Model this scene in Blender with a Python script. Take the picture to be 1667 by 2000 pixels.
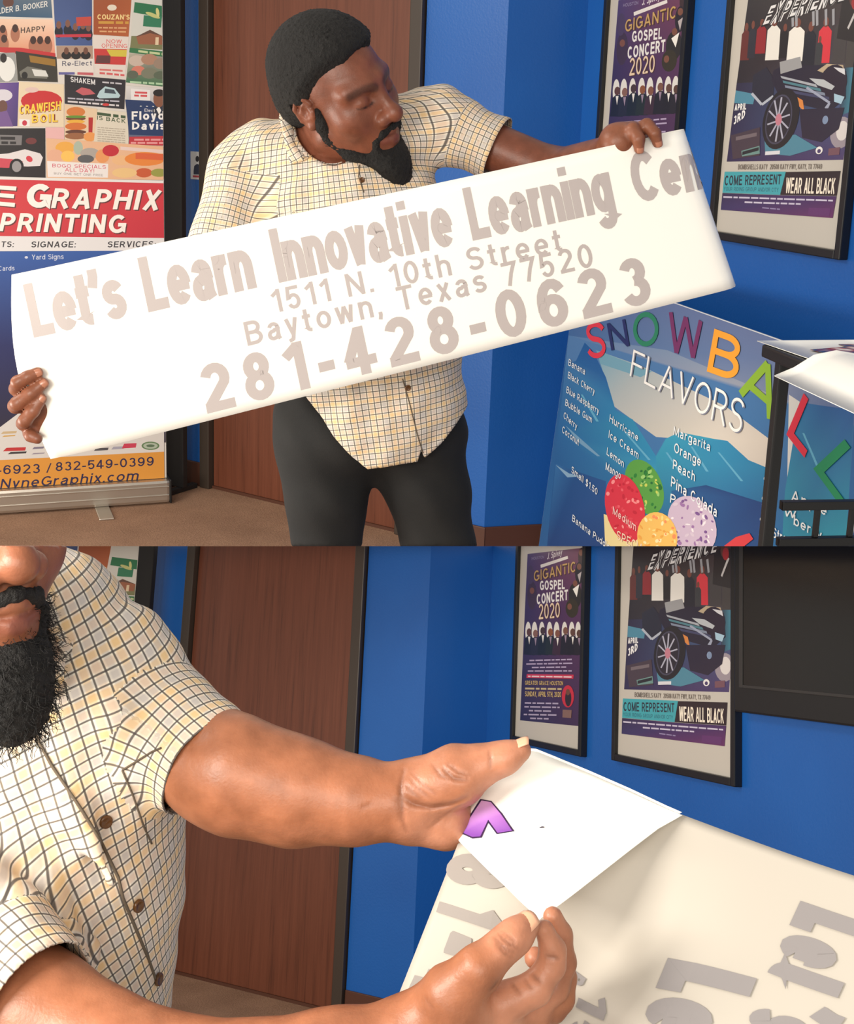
import bpy, bmesh, math, random
import numpy as np
from mathutils import Matrix, Vector
from mathutils.bvhtree import BVHTree
from mathutils.geometry import tessellate_polygon

for o in list(bpy.data.objects):
    bpy.data.objects.remove(o, do_unlink=True)
S = bpy.context.scene
COL = S.collection
random.seed(7)

# ------------------------------------------------------------------ camera, world, lights, exposure
F, CX, CY, CAMH = 2500.0, 833.5, 785.0, 1.5          # focal length and principal point in pixels of 1667x2000
PITCH_U, ROLL_U = math.atan((CY - 240) / F), 0.036    # the upper room is upright in the world
PITCH_L, ROLL_L = math.atan((CY - 1232) / F), 0.045   # the lower room stands below it on its own tilted stage


def cam_axes(p, r):
    f = np.array([0, math.cos(p), -math.sin(p)])
    R = np.array([1.0, 0, 0])
    U = np.cross(R, f)
    return np.stack([math.cos(r) * R + math.sin(r) * U, -math.sin(r) * R + math.cos(r) * U, -f], 1)


RU, RL = cam_axes(PITCH_U, ROLL_U), cam_axes(PITCH_L, ROLL_L)
CAM = np.array([0, 0, CAMH])
cd = bpy.data.cameras.new('camera')
cam = bpy.data.objects.new('camera', cd)
COL.objects.link(cam)
cd.sensor_fit = 'HORIZONTAL'
cd.sensor_width = 36.0
cd.lens = F / 1667 * 36.0
cd.shift_y = -(1000 - CY) / 1667
cd.clip_start = 0.05
M = Matrix([list(RU[i]) + [CAM[i]] for i in range(3)] + [[0, 0, 0, 1]])
cam.matrix_world = M
S.camera = cam

W = bpy.data.worlds.new('world')
S.world = W
W.use_nodes = True
W.node_tree.nodes['Background'].inputs[0].default_value = (1.0, 0.93, 0.84, 1)
W.node_tree.nodes['Background'].inputs[1].default_value = 0.42


def area(name, loc, target, sx, sy, power, col=(1.0, 0.93, 0.83)):
    l = bpy.data.lights.new(name, 'AREA')
    l.shape = 'RECTANGLE'
    l.size, l.size_y, l.energy, l.color = sx, sy, power, col
    o = bpy.data.objects.new(name, l)
    COL.objects.link(o)
    o.location = loc
    o.rotation_euler = (Vector(target) - Vector(loc)).to_track_quat('-Z', 'Y').to_euler()
    return o


area('ceiling_or_fill_light', (-2.3, 2.2, 2.55), (0.2, 3.6, 1.0), 1.2, 0.6, 22)           # lamp of the upper room, to the left
area('ceiling_or_fill_light', (-0.85, 0.5, 1.42), (-0.2, 1.2, 0.85), 0.5, 0.4, 14)           # added light close to the lower room's man, from the left
area('ceiling_or_fill_light', (-2.0, 1.9, 0.75), (0.2, 4.4, -1.0), 1.0, 0.5, 36)          # added light for the lower room's walls, low at the left
area('ceiling_or_fill_light', (-0.3, -1.0, 1.95), (0.0, 2.6, 0.6), 1.8, 0.6, 25)          # added fill light behind the viewer, for both rooms
S.view_settings.view_transform = 'Standard'
S.view_settings.look = 'None'
S.view_settings.gamma = 1.0
S.view_settings.use_curve_mapping = False
S.view_settings.exposure = 0.55


# ------------------------------------------------------------------ rooms, rays
class Room:
    def __init__(s, R, ycut, keep_up, T):
        s.R, s.T = R, T
        a, b = s.ray(0, ycut), s.ray(1667, ycut)
        n = np.cross(a, b)
        n /= np.linalg.norm(n)
        if (n[2] > 0) == keep_up:
            n = -n
        s.cut = n                      # points with n.(p-CAM) > 0 lie beyond the edge of this stage

    def ray(s, x, y):
        return s.R @ np.array([(x - CX) / F, -(y - CY) / F, -1.0])

    def at(s, x, y, Y):
        d = s.ray(x, y)
        return CAM + d * (Y / d[1])

    def plane(s, x, y, p0, n):
        d = s.ray(x, y)
        return CAM + d * (np.dot(np.asarray(p0) - CAM, n) / np.dot(d, n))

    def floor(s, x, y, z=0.0):
        d = s.ray(x, y)
        return CAM + d * ((z - CAMH) / d[2])

    def proj(s, p):
        q = (np.asarray(p) - CAM) @ s.R
        return np.stack([CX - F * q[..., 0] / q[..., 2], CY + F * q[..., 1] / q[..., 2]], -1)


def m4(R):
    return Matrix([list(R[i]) + [CAM[i]] for i in range(3)] + [[0, 0, 0, 1]])


UP = Room(RU, 1066.7, True, Matrix.Identity(4))
LOW = Room(RL, 1065.7, False, m4(RU) @ m4(RL).inverted())


# ------------------------------------------------------------------ materials
def c(r, g, b, a=1.0):
    f = lambda v: (v / 255 / 12.92) if v / 255 <= 0.04045 else ((v / 255 + 0.055) / 1.055) ** 2.4
    return (f(r), f(g), f(b), a)


MATS = {}


def mat(name, col=(0.5, 0.5, 0.5, 1), rough=0.5, metal=0.0, build=None, **kw):
    if name in MATS:
        return MATS[name]
    m = bpy.data.materials.new(name)
    m.use_nodes = True
    nt = m.node_tree
    b = nt.nodes['Principled BSDF']
    b.inputs['Base Color'].default_value = col
    b.inputs['Roughness'].default_value = rough
    b.inputs['Metallic'].default_value = metal
    for k, v in kw.items():
        b.inputs[k].default_value = v
    if build:
        build(nt, b)
    MATS[name] = m
    return m


def nd(nt, t, **kw):
    n = nt.nodes.new(t)
    for k, v in kw.items():
        if k.startswith('i_'):
            n.inputs[int(k[2:])].default_value = v
        else:
            setattr(n, k, v)
    return n


def mth(nt, op, a, b=None):
    n = nt.nodes.new('ShaderNodeMath')
    n.operation = op
    for i, v in enumerate((a, b)):
        if v is None:
            continue
        if isinstance(v, (int, float)):
            n.inputs[i].default_value = v
        else:
            nt.links.new(v, n.inputs[i])
    return n.outputs[0]


def noise(nt, vec, scale, detail=3.0, rough=0.5, mapscale=None):
    if mapscale:
        mp = nd(nt, 'ShaderNodeMapping')
        mp.inputs['Scale'].default_value = mapscale
        nt.links.new(vec, mp.inputs[0])
        vec = mp.outputs[0]
    n = nd(nt, 'ShaderNodeTexNoise')
    n.inputs['Scale'].default_value = scale
    n.inputs['Detail'].default_value = detail
    n.inputs['Roughness'].default_value = rough
    nt.links.new(vec, n.inputs['Vector'])
    return n.outputs[0]


def ramp(nt, fac, stops):
    r = nd(nt, 'ShaderNodeValToRGB')
    e = r.color_ramp.elements
    while len(e) < len(stops):
        e.new(0.5)
    for i, (p, col) in enumerate(stops):
        e[i].position, e[i].color = p, col
    nt.links.new(fac, r.inputs[0])
    return r.outputs[0]


def bump(nt, b, h, strength, dist):
    n = nd(nt, 'ShaderNodeBump')
    n.inputs['Strength'].default_value = strength
    n.inputs['Distance'].default_value = dist
    nt.links.new(h, n.inputs['Height'])
    nt.links.new(n.outputs[0], b.inputs['Normal'])


def objco(nt):
    return nd(nt, 'ShaderNodeTexCoord').outputs['Object']


def b_paint(nt, b):
    v = objco(nt)
    n = noise(nt, v, 1.5, 3)
    nt.links.new(ramp(nt, n, [(0.3, c(19, 85, 163)), (0.7, c(24, 95, 176))]), b.inputs['Base Color'])
    bump(nt, b, noise(nt, v, 130, 2), 0.25, 0.002)


def b_wood(nt, b):
    v = objco(nt)
    g = noise(nt, v, 1.0, 5, 0.62, (42, 42, 1.6))
    h = noise(nt, v, 1.0, 4, 0.6, (140, 140, 4.0))
    nt.links.new(ramp(nt, mth(nt, 'ADD', mth(nt, 'MULTIPLY', g, 0.65), mth(nt, 'MULTIPLY', h, 0.35)),
                      [(0.28, c(70, 35, 23)), (0.45, c(101, 55, 37)), (0.6, c(110, 61, 42)), (0.8, c(121, 70, 49))]),
                 b.inputs['Base Color'])
    bump(nt, b, h, 0.12, 0.001)


def b_carpet(nt, b):
    v = objco(nt)
    n = noise(nt, v, 160, 4, 0.7)
    k = noise(nt, v, 6, 3)
    nt.links.new(ramp(nt, mth(nt, 'ADD', mth(nt, 'MULTIPLY', n, 0.7), mth(nt, 'MULTIPLY', k, 0.3)),
                      [(0.3, c(126, 92, 69)), (0.7, c(184, 145, 115))]), b.inputs['Base Color'])
    bump(nt, b, n, 0.8, 0.006)


def b_print(nt, b):
    a = nd(nt, 'ShaderNodeAttribute', attribute_name='Col')
    nt.links.new(a.outputs[0], b.inputs['Base Color'])


def b_skin(nt, b):
    v = objco(nt)
    a = nd(nt, 'ShaderNodeAttribute', attribute_name='Col')
    n = noise(nt, v, 45, 4)
    mx = nd(nt, 'ShaderNodeMix', data_type='RGBA', blend_type='MULTIPLY')
    mx.inputs[0].default_value = 1.0
    nt.links.new(a.outputs[0], mx.inputs[6])
    nt.links.new(ramp(nt, n, [(0.25, (0.72, 0.69, 0.66, 1)), (0.75, (1.15, 1.16, 1.17, 1))]), mx.inputs[7])
    nt.links.new(mx.outputs[2], b.inputs['Base Color'])
    b.inputs['Subsurface Weight'].default_value = 0.12
    b.inputs['Subsurface Radius'].default_value = (0.01, 0.004, 0.002)
    b.inputs['Specular IOR Level'].default_value = 0.45
    fine = noise(nt, v, 420, 3)
    crease = noise(nt, v, 90, 3)
    bump(nt, b, mth(nt, 'ADD', mth(nt, 'MULTIPLY', fine, 0.5), crease), 0.35, 0.0012)


def b_hair(nt, b):
    v = objco(nt)
    n = noise(nt, v, 240, 4, 0.7)
    nt.links.new(ramp(nt, n, [(0.35, c(5, 4, 4)), (0.75, c(26, 21, 18))]), b.inputs['Base Color'])
    bump(nt, b, n, 1.0, 0.006)


def b_check(nt, b):
    """cream cotton woven with charcoal grid lines and soft yellow / grey stripes between them (UV = cloth metres)"""
    uv = nd(nt, 'ShaderNodeUVMap').outputs[0]
    sp = nd(nt, 'ShaderNodeSeparateXYZ')
    nt.links.new(uv, sp.inputs[0])
    PIT = 0.0105
    col = nd(nt, 'ShaderNodeRGB')
    col.outputs[0].default_value = c(246, 238, 220)
    cur = col.outputs[0]

    def tri(x, period, ph):          # 0 at line centre .. 0.5
        t = mth(nt, 'ADD', mth(nt, 'DIVIDE', x, period), ph)
        return mth(nt, 'ABSOLUTE', mth(nt, 'SUBTRACT', mth(nt, 'FRACT', t), 0.5))

    def lay(cur, x, period, ph, half, soft, colr, amt):
        d = tri(x, period, ph)
        f = nd(nt, 'ShaderNodeMapRange')
        f.inputs['From Min'].default_value = (half + soft) / period
        f.inputs['From Max'].default_value = (half) / period
        f.inputs['To Max'].default_value = amt
        nt.links.new(d, f.inputs['Value'])
        mx = nd(nt, 'ShaderNodeMix', data_type='RGBA')
        nt.links.new(f.outputs[0], mx.inputs[0])
        nt.links.new(cur, mx.inputs[6])
        mx.inputs[7].default_value = colr
        return mx.outputs[2]
    for ax in (0, 1):
        x = sp.outputs[ax]
        cur = lay(cur, x, 3 * PIT, 0.0 + 0.5 / 3, 0.0022, 0.0016, c(228, 178, 92), 0.45)
        cur = lay(cur, x, 3 * PIT, 1 / 3 + 0.5 / 3, 0.0022, 0.0016, c(176, 168, 168), 0.45)
        cur = lay(cur, x, 3 * PIT, 2 / 3 + 0.5 / 3, 0.0022, 0.0016, c(214, 178, 150), 0.45)
    for ax in (0, 1):
        cur = lay(cur, sp.outputs[ax], PIT, 0.0, 0.0005, 0.0006, c(76, 70, 68), 0.9)
    nt.links.new(cur, b.inputs['Base Color'])
    v = objco(nt)
    bump(nt, b, noise(nt, v, 28, 3), 0.35, 0.006)


def b_denim(nt, b):
    v = objco(nt)
    n = noise(nt, v, 9, 4)
    nt.links.new(ramp(nt, n, [(0.3, c(11, 11, 12)), (0.75, c(26, 25, 24))]), b.inputs['Base Color'])
    bump(nt, b, noise(nt, v, 600, 2), 0.4, 0.001)


PAINT = mat('blue_wall_paint', rough=0.38, build=b_paint)
WOOD = mat('walnut_veneer', rough=0.42, build=b_wood)
CARPET = mat('brown_carpet', rough=1.0, build=b_carpet)
FRAME = mat('bronze_door_frame', c(62, 52, 44), 0.45)
BASEB = mat('brown_vinyl_baseboard', c(82, 48, 34), 0.5)
BLACK = mat('black_lacquer', c(20, 20, 22), 0.35)
BLACKM = mat('black_metal', c(17, 17, 18), 0.4)
CHAR = mat('charcoal_strip', c(34, 31, 30), 0.6)
PRINT = mat('printed_ink', rough=0.42, build=b_print)
PRINTG = mat('printed_ink_behind_acrylic', rough=0.3, build=b_print)
PRINTG.node_tree.nodes['Principled BSDF'].inputs['Coat Weight'].default_value = 0.25
PRINTG.node_tree.nodes['Principled BSDF'].inputs['Coat Roughness'].default_value = 0.12
MATW = mat('white_mat_board', c(192, 186, 176), 0.4)
ALU = mat('brushed_aluminium', c(196, 188, 176), 0.32, 0.85)
PAPER = mat('white_vinyl_paper', c(253, 251, 243), 0.5)
TAPE = mat('transfer_paper', c(188, 181, 170), 0.45)
SKIN = mat('skin', rough=0.42, build=b_skin)
HAIR = mat('black_curly_hair', rough=0.75, build=b_hair)
CHECK = mat('checked_cotton', rough=0.8, build=b_check)
DENIM = mat('black_denim', rough=0.85, build=b_denim)
BUTTON = mat('brown_horn_button', c(92, 58, 26), 0.25)
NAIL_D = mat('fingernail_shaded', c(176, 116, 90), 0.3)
NAIL = mat('fingernail', c(226, 172, 140), 0.28)
SCREEN = mat('black_glass_screen', c(9, 8, 9), 0.2)
STEEL = mat('dark_bronze_hinge', c(40, 34, 30), 0.35, 0.7)
CARDW = mat('white_plastic_plate', c(205, 205, 205), 0.35)

# ------------------------------------------------------------------ objects
BASE = {}


def setp(o, label=None, cat=None, group=None, kind=None):
    for k, v in (('label', label), ('category', cat), ('group', group), ('kind', kind)):
        if v:
            o[k] = v
    return o


def thing(room, name, base, label, cat, group=None):
    o = bpy.data.objects.new(name, None)
    COL.objects.link(o)
    o.empty_display_size = 0.1
    base = np.asarray(base, float)
    o.matrix_world = room.T @ Matrix.Translation(Vector(base))
    BASE[o.name] = (room, base)
    return setp(o, label, cat, group)


def to_me(name, verts, faces):
    me = bpy.data.meshes.new(name)
    me.from_pydata([tuple(map(float, v)) for v in verts], [], faces)
    return me


def clip_me(me, room, shift):
    """trim a mesh (already shifted by -shift) at the edge of its stage"""
    n = len(me.vertices)
    co = np.empty(n * 3)
    me.vertices.foreach_get('co', co)
    d = (co.reshape(-1, 3) + shift - CAM) @ room.cut
    if d.max() < 1e-6:
        return True
    if d.min() > -1e-6:
        return False
    bm = bmesh.new()
    bm.from_mesh(me)
    r = bmesh.ops.bisect_plane(bm, geom=bm.verts[:] + bm.edges[:] + bm.faces[:], dist=1e-6,
                               plane_co=Vector(CAM - shift), plane_no=Vector(room.cut), clear_outer=True)
    e = [g for g in r['geom_cut'] if isinstance(g, bmesh.types.BMEdge) and len(g.link_faces) == 1]
    if e:
        try:
            bmesh.ops.holes_fill(bm, edges=e, sides=0)
        except Exception:
            pass
    bm.to_mesh(me)
    bm.free()
    return True


def put(room, name, me, material, parent=None, smooth=False, clip=True, base=None):
    """link mesh (verts in room coordinates) as one object"""
    if parent is not None:
        base = BASE[parent.name][1]
    elif base is None:
        co = np.empty(len(me.vertices) * 3)
        me.vertices.foreach_get('co', co)
        co = co.reshape(-1, 3)
        base = (co.min(0) + co.max(0)) / 2
        base[2] = co[:, 2].min()
    me.transform(Matrix.Translation(Vector(-base)))
    if clip and not clip_me(me, room, base):
        return None
    if smooth:
        me.shade_smooth()
    if material:
        me.materials.append(material)
    o = bpy.data.objects.new(name, me)
    COL.objects.link(o)
    BASE[o.name] = (room, base)
    if parent is not None:
        o.parent = parent
    else:
        o.matrix_world = room.T @ Matrix.Translation(Vector(base))
    return o


def box_vf(o, ex, ey, ez):
    """box from corner o and three edge vectors"""
    o, ex, ey, ez = map(np.asarray, (o, ex, ey, ez))
    v = [o + a * ex + b * ey + d * ez for d in (0, 1) for b in (0, 1) for a in (0, 1)]
    f = [(0, 2, 3, 1), (4, 5, 7, 6), (0, 1, 5, 4), (2, 6, 7, 3), (0, 4, 6, 2), (1, 3, 7, 5)]
    return v, f


def box_me(name, o, ex, ey, ez, bev=0.0):
    v, f = box_vf(o, ex, ey, ez)
    me = to_me(name, v, f)
    bm = bmesh.new()
    bm.from_mesh(me)
    bmesh.ops.recalc_face_normals(bm, faces=bm.faces)
    if bev:
        bmesh.ops.bevel(bm, geom=bm.edges[:], offset=bev, segments=2, affect='EDGES', profile=0.6)
    bm.to_mesh(me)
    bm.free()
    return me


def tube_me(name, pts, rads, n=12, cap=True):
    pts = [np.asarray(p, float) for p in pts]
    V, Fc = [], []
    up = np.array([0.12, 0.3, 0.95])
    for i, p in enumerate(pts):
        t = pts[min(i + 1, len(pts) - 1)] - pts[max(i - 1, 0)]
        t = t / np.linalg.norm(t)
        a = np.cross(t, up)
        a /= np.linalg.norm(a)
        b = np.cross(t, a)
        r = rads[i] if hasattr(rads, '__len__') else rads
        for k in range(n):
            th = 2 * math.pi * k / n
            V.append(p + r * (math.cos(th) * a + math.sin(th) * b))
    for i in range(len(pts) - 1):
        for k in range(n):
            k2 = (k + 1) % n
            Fc.append((i * n + k, i * n + k2, (i + 1) * n + k2, (i + 1) * n + k))
    if cap:
        Fc.append(tuple(range(n))[::-1])
        Fc.append(tuple((len(pts) - 1) * n + k for k in range(n)))
    return to_me(name, V, Fc)


class Wall:
    """vertical plane: s runs along it, z up, d towards the viewer"""
    def __init__(s, room, p0, p1):
        s.room = room
        s.p0 = np.array([p0[0], p0[1], 0.0])
        p1 = np.array([p1[0], p1[1], 0.0])
        s.L = np.linalg.norm(p1 - s.p0)
        s.e = (p1 - s.p0) / s.L
        n = np.array([s.e[1], -s.e[0], 0.0])
        if np.dot(CAM - s.p0, n) < 0:
            n = -n
        s.n = n

    def pt(s, a, z, d=0.0):
        return s.p0 + s.e * a + s.n * d + np.array([0, 0, z])

    def sz(s, x, y, d=0.0):
        q = s.room.plane(x, y, s.p0 + s.n * d, s.n)
        return np.array([np.dot(q - s.p0, s.e), q[2]])

    def box(s, name, a0, a1, z0, z1, d0, d1, bev=0.0):
        return box_me(name, s.pt(a0, z0, d0), s.e * (a1 - a0), s.n * (d1 - d0), np.array([0, 0, z1 - z0]), bev)


# ------------------------------------------------------------------ flat print
TXT = {}


def _arc(cx, cy, rx, ry, a0, a1):
    n = max(4, int(abs(a1 - a0) / 18))
    return [(cx + rx * math.cos(math.radians(a0 + (a1 - a0) * k / n)), cy + ry * math.sin(math.radians(a0 + (a1 - a0) * k / n))) for k in range(n + 1)]


def _bowl(x0, x1, y0, y1):
    """D-shaped bowl to the right between heights y0, y1"""
    r = (y1 - y0) / 2
    xr = max(x1 - r * 1.05, x0 + .02)
    return [(x0, y1)] + _arc(xr, (y0 + y1) / 2, x1 - xr, r, 90, -90) + [(x0, y0)]


def letter(ch, w):
    """centre lines of a plain grotesque letter, cap height 1; (strokes, advance)"""
    h, T, X, m = w / 2, 1 - w / 2, .73 - w / 2, .52
    A_ = _arc
    S2 = lambda cx, rx, top, mid: A_(cx, (top + mid) / 2, rx, (top - mid) / 2, 20, 270) + A_(cx, (h + mid) / 2, rx * 1.04, (mid - h) / 2, 90, -158)[1:]
    xm = X / 2 + h / 2
    G = {
        ' ': ([], .3), '.': ([[(h, 0), (h, w)]], w), ',': ([[(h, w), (h, 0)], [(h, .02), (h * .4, -.16)]], w), '-': ([[(0, .36), (.3, .36)]], .3),
        "'": ([[(h, 1), (h, .86), (h * .4, .66)]], w), ':': ([[(h, 0), (h, w)], [(h, .5), (h, .5 + w)]], w), '/': ([[(0, -.02), (.28, 1.02)]], .3),
        '|': ([[(h, -.1), (h, 1)]], w), '!': ([[(h, 1), (h, .3)], [(h, 0), (h, w)]], w), '*': ([[(0, .7), (.3, .7)], [(.08, .5), (.22, .9)], [(.22, .5), (.08, .9)]], .3),
        '$': ([S2(.29, .29 - h, T, m), [(.29, -.1), (.29, 1.1)]], .58), '%': ([[(.1, 0), (.6, 1)]], .7), '&': ([A_(.3, .5, .3 - h, .5 - h, 0, 360)], .6),
        'A': ([[(h * 1.05, 0), (.37, .985)], [(.74 - h * 1.05, 0), (.37, .985)], [(.16, .3), (.58, .3)]], .74),
        'B': ([[(h, 0), (h, 1)], _bowl(h, .62 - h, m, T), _bowl(h, .66 - h, h, m)], .66),
        'C': ([A_(.36, .5, .36 - h, .5 - h, 42, 318)], .7), 'D': ([[(h, 0), (h, 1)], _bowl(h, .68 - h, h, T)], .68),
        'E': ([[(.58, T), (h, T), (h, h), (.6, h)], [(h, m), (.55, m)]], .6), 'F': ([[(.56, T), (h, T), (h, 0)], [(h, m - .02), (.5, m - .02)]], .56),
        'G': ([A_(.38, .5, .38 - h, .5 - h, 45, 318) + [(.74 - h, .2), (.74 - h, .46 - h)], [(.4, .46), (.74, .46)]], .74),
        'H': ([[(h, 0), (h, 1)], [(.68 - h, 0), (.68 - h, 1)], [(h, .53), (.68 - h, .53)]], .68), 'I': ([[(h, 0), (h, 1)]], w),
        'J': ([[(.46 - h, 1), (.46 - h, .24)] + A_(.24, .24, .22 - h, .24 - h, 0, -175)], .46), 'K': ([[(h, 0), (h, 1)], [(.62 - h * .6, 1), (h, .38)], [(.24, .56), (.66 - h * .6, 0)]], .66),
        'L': ([[(h, 1), (h, h), (.54, h)]], .54), 'M': ([[(h, 0), (h, 1)], [(.8 - h, 0), (.8 - h, 1)], [(h, .97), (.4, .08)], [(.8 - h, .97), (.4, .08)]], .8),
        'N': ([[(h, 0), (h, 1)], [(.68 - h, 0), (.68 - h, 1)], [(h, .96), (.68 - h, .04)]], .68), 'O': ([A_(.38, .5, .38 - h, .5 - h, 0, 360)], .76),
        'P': ([[(h, 0), (h, 1)], _bowl(h, .62 - h, .44, T)], .62), 'Q': ([A_(.38, .5, .38 - h, .5 - h, 0, 360), [(.45, .25), (.74, -.04)]], .76),
        'R': ([[(h, 0), (h, 1)], _bowl(h, .62 - h, .46, T), [(.36, .46), (.66 - h * .6, 0)]], .67), 'S': ([S2(.32, .31 - h, T, m)], .64),
        'T': ([[(0, T), (.62, T)], [(.31, T), (.31, 0)]], .62), 'U': ([[(h, 1), (h, .3)] + A_(.33, .3, .33 - h, .3 - h, 180, 360) + [(.66 - h, 1)]], .66),
        'V': ([[(h * 1.05, 1), (.34, .015)], [(.68 - h * 1.05, 1), (.34, .015)]], .68), 'W': ([[(h, 1), (.25, .02)], [(.25, .02), (.47, .98)], [(.47, .98), (.69, .02)], [(.69, .02), (.94 - h, 1)]], .94),
        'X': ([[(h, 0), (.66 - h, 1)], [(h, 1), (.66 - h, 0)]], .66), 'Y': ([[(h, 1), (.33, .42)], [(.66 - h, 1), (.33, .42)], [(.33, .45), (.33, 0)]], .66),
        'Z': ([[(.02, T), (.58, T), (.06, h), (.62, h)]], .62),
        'a': ([A_(.27, X - .17, .24 - h, .17, 165, 0) + [(.5 - h, X - .17), (.5 - h, .1), (.54 - h, 0)], [(.5 - h, .43)] + [(.3, .41)] + A_(.22, .21, .22 - h, .2 - h * .6, 80, 290) + [(.36, .1), (.5 - h, .24)]], .54),
        'b': ([[(h, 0), (h, 1)], A_(.3, xm, .28 - h, X / 2 - h / 2, 0, 360)], .58), 'c': ([A_(.27, xm, .27 - h, X / 2 - h / 2, 45, 315)], .51),
        'd': ([[(.58 - h, 0), (.58 - h, 1)], A_(.28, xm, .28 - h, X / 2 - h / 2, 0, 360)], .58),
        'e': ([A_(.28, xm, .28 - h, X / 2 - h / 2, 0, 318), [(h, xm - .01), (.56 - h * .3, xm - .01)]], .56),
        'f': ([[(.34, T)] + A_(.3, T - .14, .16, .14, 90, 180) + [(.14, T - .2), (.14, 0)], [(0, .73 - h), (.32, .73 - h)]], .34),
        'g': ([A_(.28, xm, .28 - h, X / 2 - h / 2, 0, 360), [(.58 - h, .73), (.58 - h, -.06)] + A_(.3, -.06, .28 - h, .16, 0, -160)], .58),
        'h': ([[(h, 0), (h, 1)], [(h, .45)] + A_(.27, X - .2, .27 - h, .2, 180, 0) + [(.54 - h, 0)]], .54), 'i': ([[(h, 0), (h, .73)], [(h, .84), (h, 1)]], w),
        'j': ([[(h, .73), (h, -.1), (-.06, -.2)], [(h, .84), (h, 1)]], w), 'k': ([[(h, 0), (h, 1)], [(.48 - h * .5, .73), (h, .26)], [(.2, .42), (.54 - h * .5, 0)]], .54),
        'l': ([[(h, 0), (h, 1)]], w),
        'm': ([[(h, 0), (h, .73)], [(h, .45)] + A_(.245, X - .18, .245 - h, .18, 180, 0) + [(.49 - h, 0)], [(.49 - h, .45)] + A_(.245 * 3 - w, X - .18, .245 - h, .18, 180, 0) + [(.98 - w - h, 0)]], .98 - w),
        'n': ([[(h, 0), (h, .73)], [(h, .45)] + A_(.27, X - .2, .27 - h, .2, 180, 0) + [(.54 - h, 0)]], .54), 'o': ([A_(.29, xm, .29 - h, X / 2 - h / 2, 0, 360)], .58),
        'p': ([[(h, -.25), (h, .73)], A_(.3, xm, .28 - h, X / 2 - h / 2, 0, 360)], .58), 'q': ([[(.58 - h, -.25), (.58 - h, .73)], A_(.28, xm, .28 - h, X / 2 - h / 2, 0, 360)], .58),
        'r': ([[(h, 0), (h, .73)], [(h, .4)] + A_(.3, X - .22, .3 - h, .22, 180, 80)], .36), 's': ([S2(.25, .25 - h, X, .375)], .5),
        't': ([[(.15, .95), (.15, .2)] + A_(.3, .2, .15, .2 - h, 180, 275), [(0, .73 - h), (.32, .73 - h)]], .34),
        'u': ([[(h, .73), (h, .27)] + A_(.27, .27, .27 - h, .27 - h, 180, 360) + [(.54 - h, .3)], [(.54 - h, 0), (.54 - h, .73)]], .54),
        'v': ([[(h, .73), (.26, .015)], [(.52 - h, .73), (.26, .015)]], .52), 'w': ([[(h, .73), (.2, .02)], [(.2, .02), (.37, .71)], [(.37, .71), (.54, .02)], [(.54, .02), (.74 - h, .73)]], .74),
        'x': ([[(h, 0), (.52 - h, .73)], [(h, .73), (.52 - h, 0)]], .52), 'y': ([[(h, .73), (.26, .03)], [(.52 - h, .73), (.22, -.14), (.06, -.2)]], .52), 'z': ([[(.02, X), (.42, X), (.06, h), (.46, h)]], .46),
        '0': ([A_(.29, .5, .29 - h, .5 - h, 0, 360)], .58), '1': ([[(.32, 0), (.32, 1)], [(.06, .72), (.32, .93)]], .32 + h),
        '2': ([A_(.29, T - .26 + h * .4, .28 - h, .26 - h * .4, 165, -30) + [(.1, h + .03)], [(.02, h), (.58, h)]], .58),
        '3': ([A_(.28, (T + m) / 2, .25 - h, (T - m) / 2, 160, -88), A_(.28, (m + h) / 2, .28 - h, (m - h) / 2, 88, -160)], .56),
        '4': ([[(.44 - h, 0), (.44 - h, 1)], [(.44 - h, .96), (.05, .3)], [(.0, .28), (.58, .28)]], .58),
        '5': ([[(.52, T), (.12, T), (.08, .5)] + A_(.28, .34, .27 - h, .34 - h, 140, -155)], .56),
        '6': ([A_(.29, .34, .28 - h, .34 - h, 0, 360), [(h * 1.02, .36)] + A_(.31, .5, .31 - h, .5 - h, 172, 35)], .58),
        '7': ([[(.02, T), (.54, T), (.36, .5), (.22, 0)]], .56), '8': ([A_(.29, (T + m) / 2, .25 - h, (T - m) / 2, 0, 360), A_(.29, (m + h) / 2, .28 - h, (m - h) / 2, 0, 360)], .58),
        '9': ([A_(.29, .66, .28 - h, .34 - h, 0, 360), [(.58 - h * 1.02, .64)] + A_(.27, .5, .31 - h, .5 - h, -8, -145)], .58),
    }
    return G.get(ch, ([], .3))


def stroke(pts, w):
    """mitred ribbon along a polyline -> quads"""
    D = [pts[0]]
    for a, b in zip(pts[:-1], pts[1:]):
        m = max(1, int(math.hypot(b[0] - a[0], b[1] - a[1]) / .16))
        D += [(a[0] + (b[0] - a[0]) * k / m, a[1] + (b[1] - a[1]) * k / m) for k in range(1, m + 1)]
    P = np.array(D, float)
    closed = np.linalg.norm(P[0] - P[-1]) < 1e-6 and len(P) > 4
    if closed:
        P = P[:-1]
    n = len(P)
    L, Rr = [], []
    for i in range(n):
        a = P[i] - P[i - 1] if (i > 0 or closed) else P[1] - P[0]
        b = P[(i + 1) % n] - P[i] if (i < n - 1 or closed) else a
        a, b = a / (np.linalg.norm(a) + 1e-9), b / (np.linalg.norm(b) + 1e-9)
        na, nb2 = np.array([-a[1], a[0]]), np.array([-b[1], b[0]])
        m = na + nb2
        m = m / (np.linalg.norm(m) + 1e-9)
        k = min(1 / max(m @ na, .35), 2.2) * w / 2
        L.append(P[i] + m * k)
        Rr.append(P[i] - m * k)
    V = np.array(L + Rr)
    e = n if closed else n - 1
    Fq = []
    for i in range(e):
        j = (i + 1) % n
        Fq += [[i, i + n, j + n], [i, j + n, j]]
    return V, Fq


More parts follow.
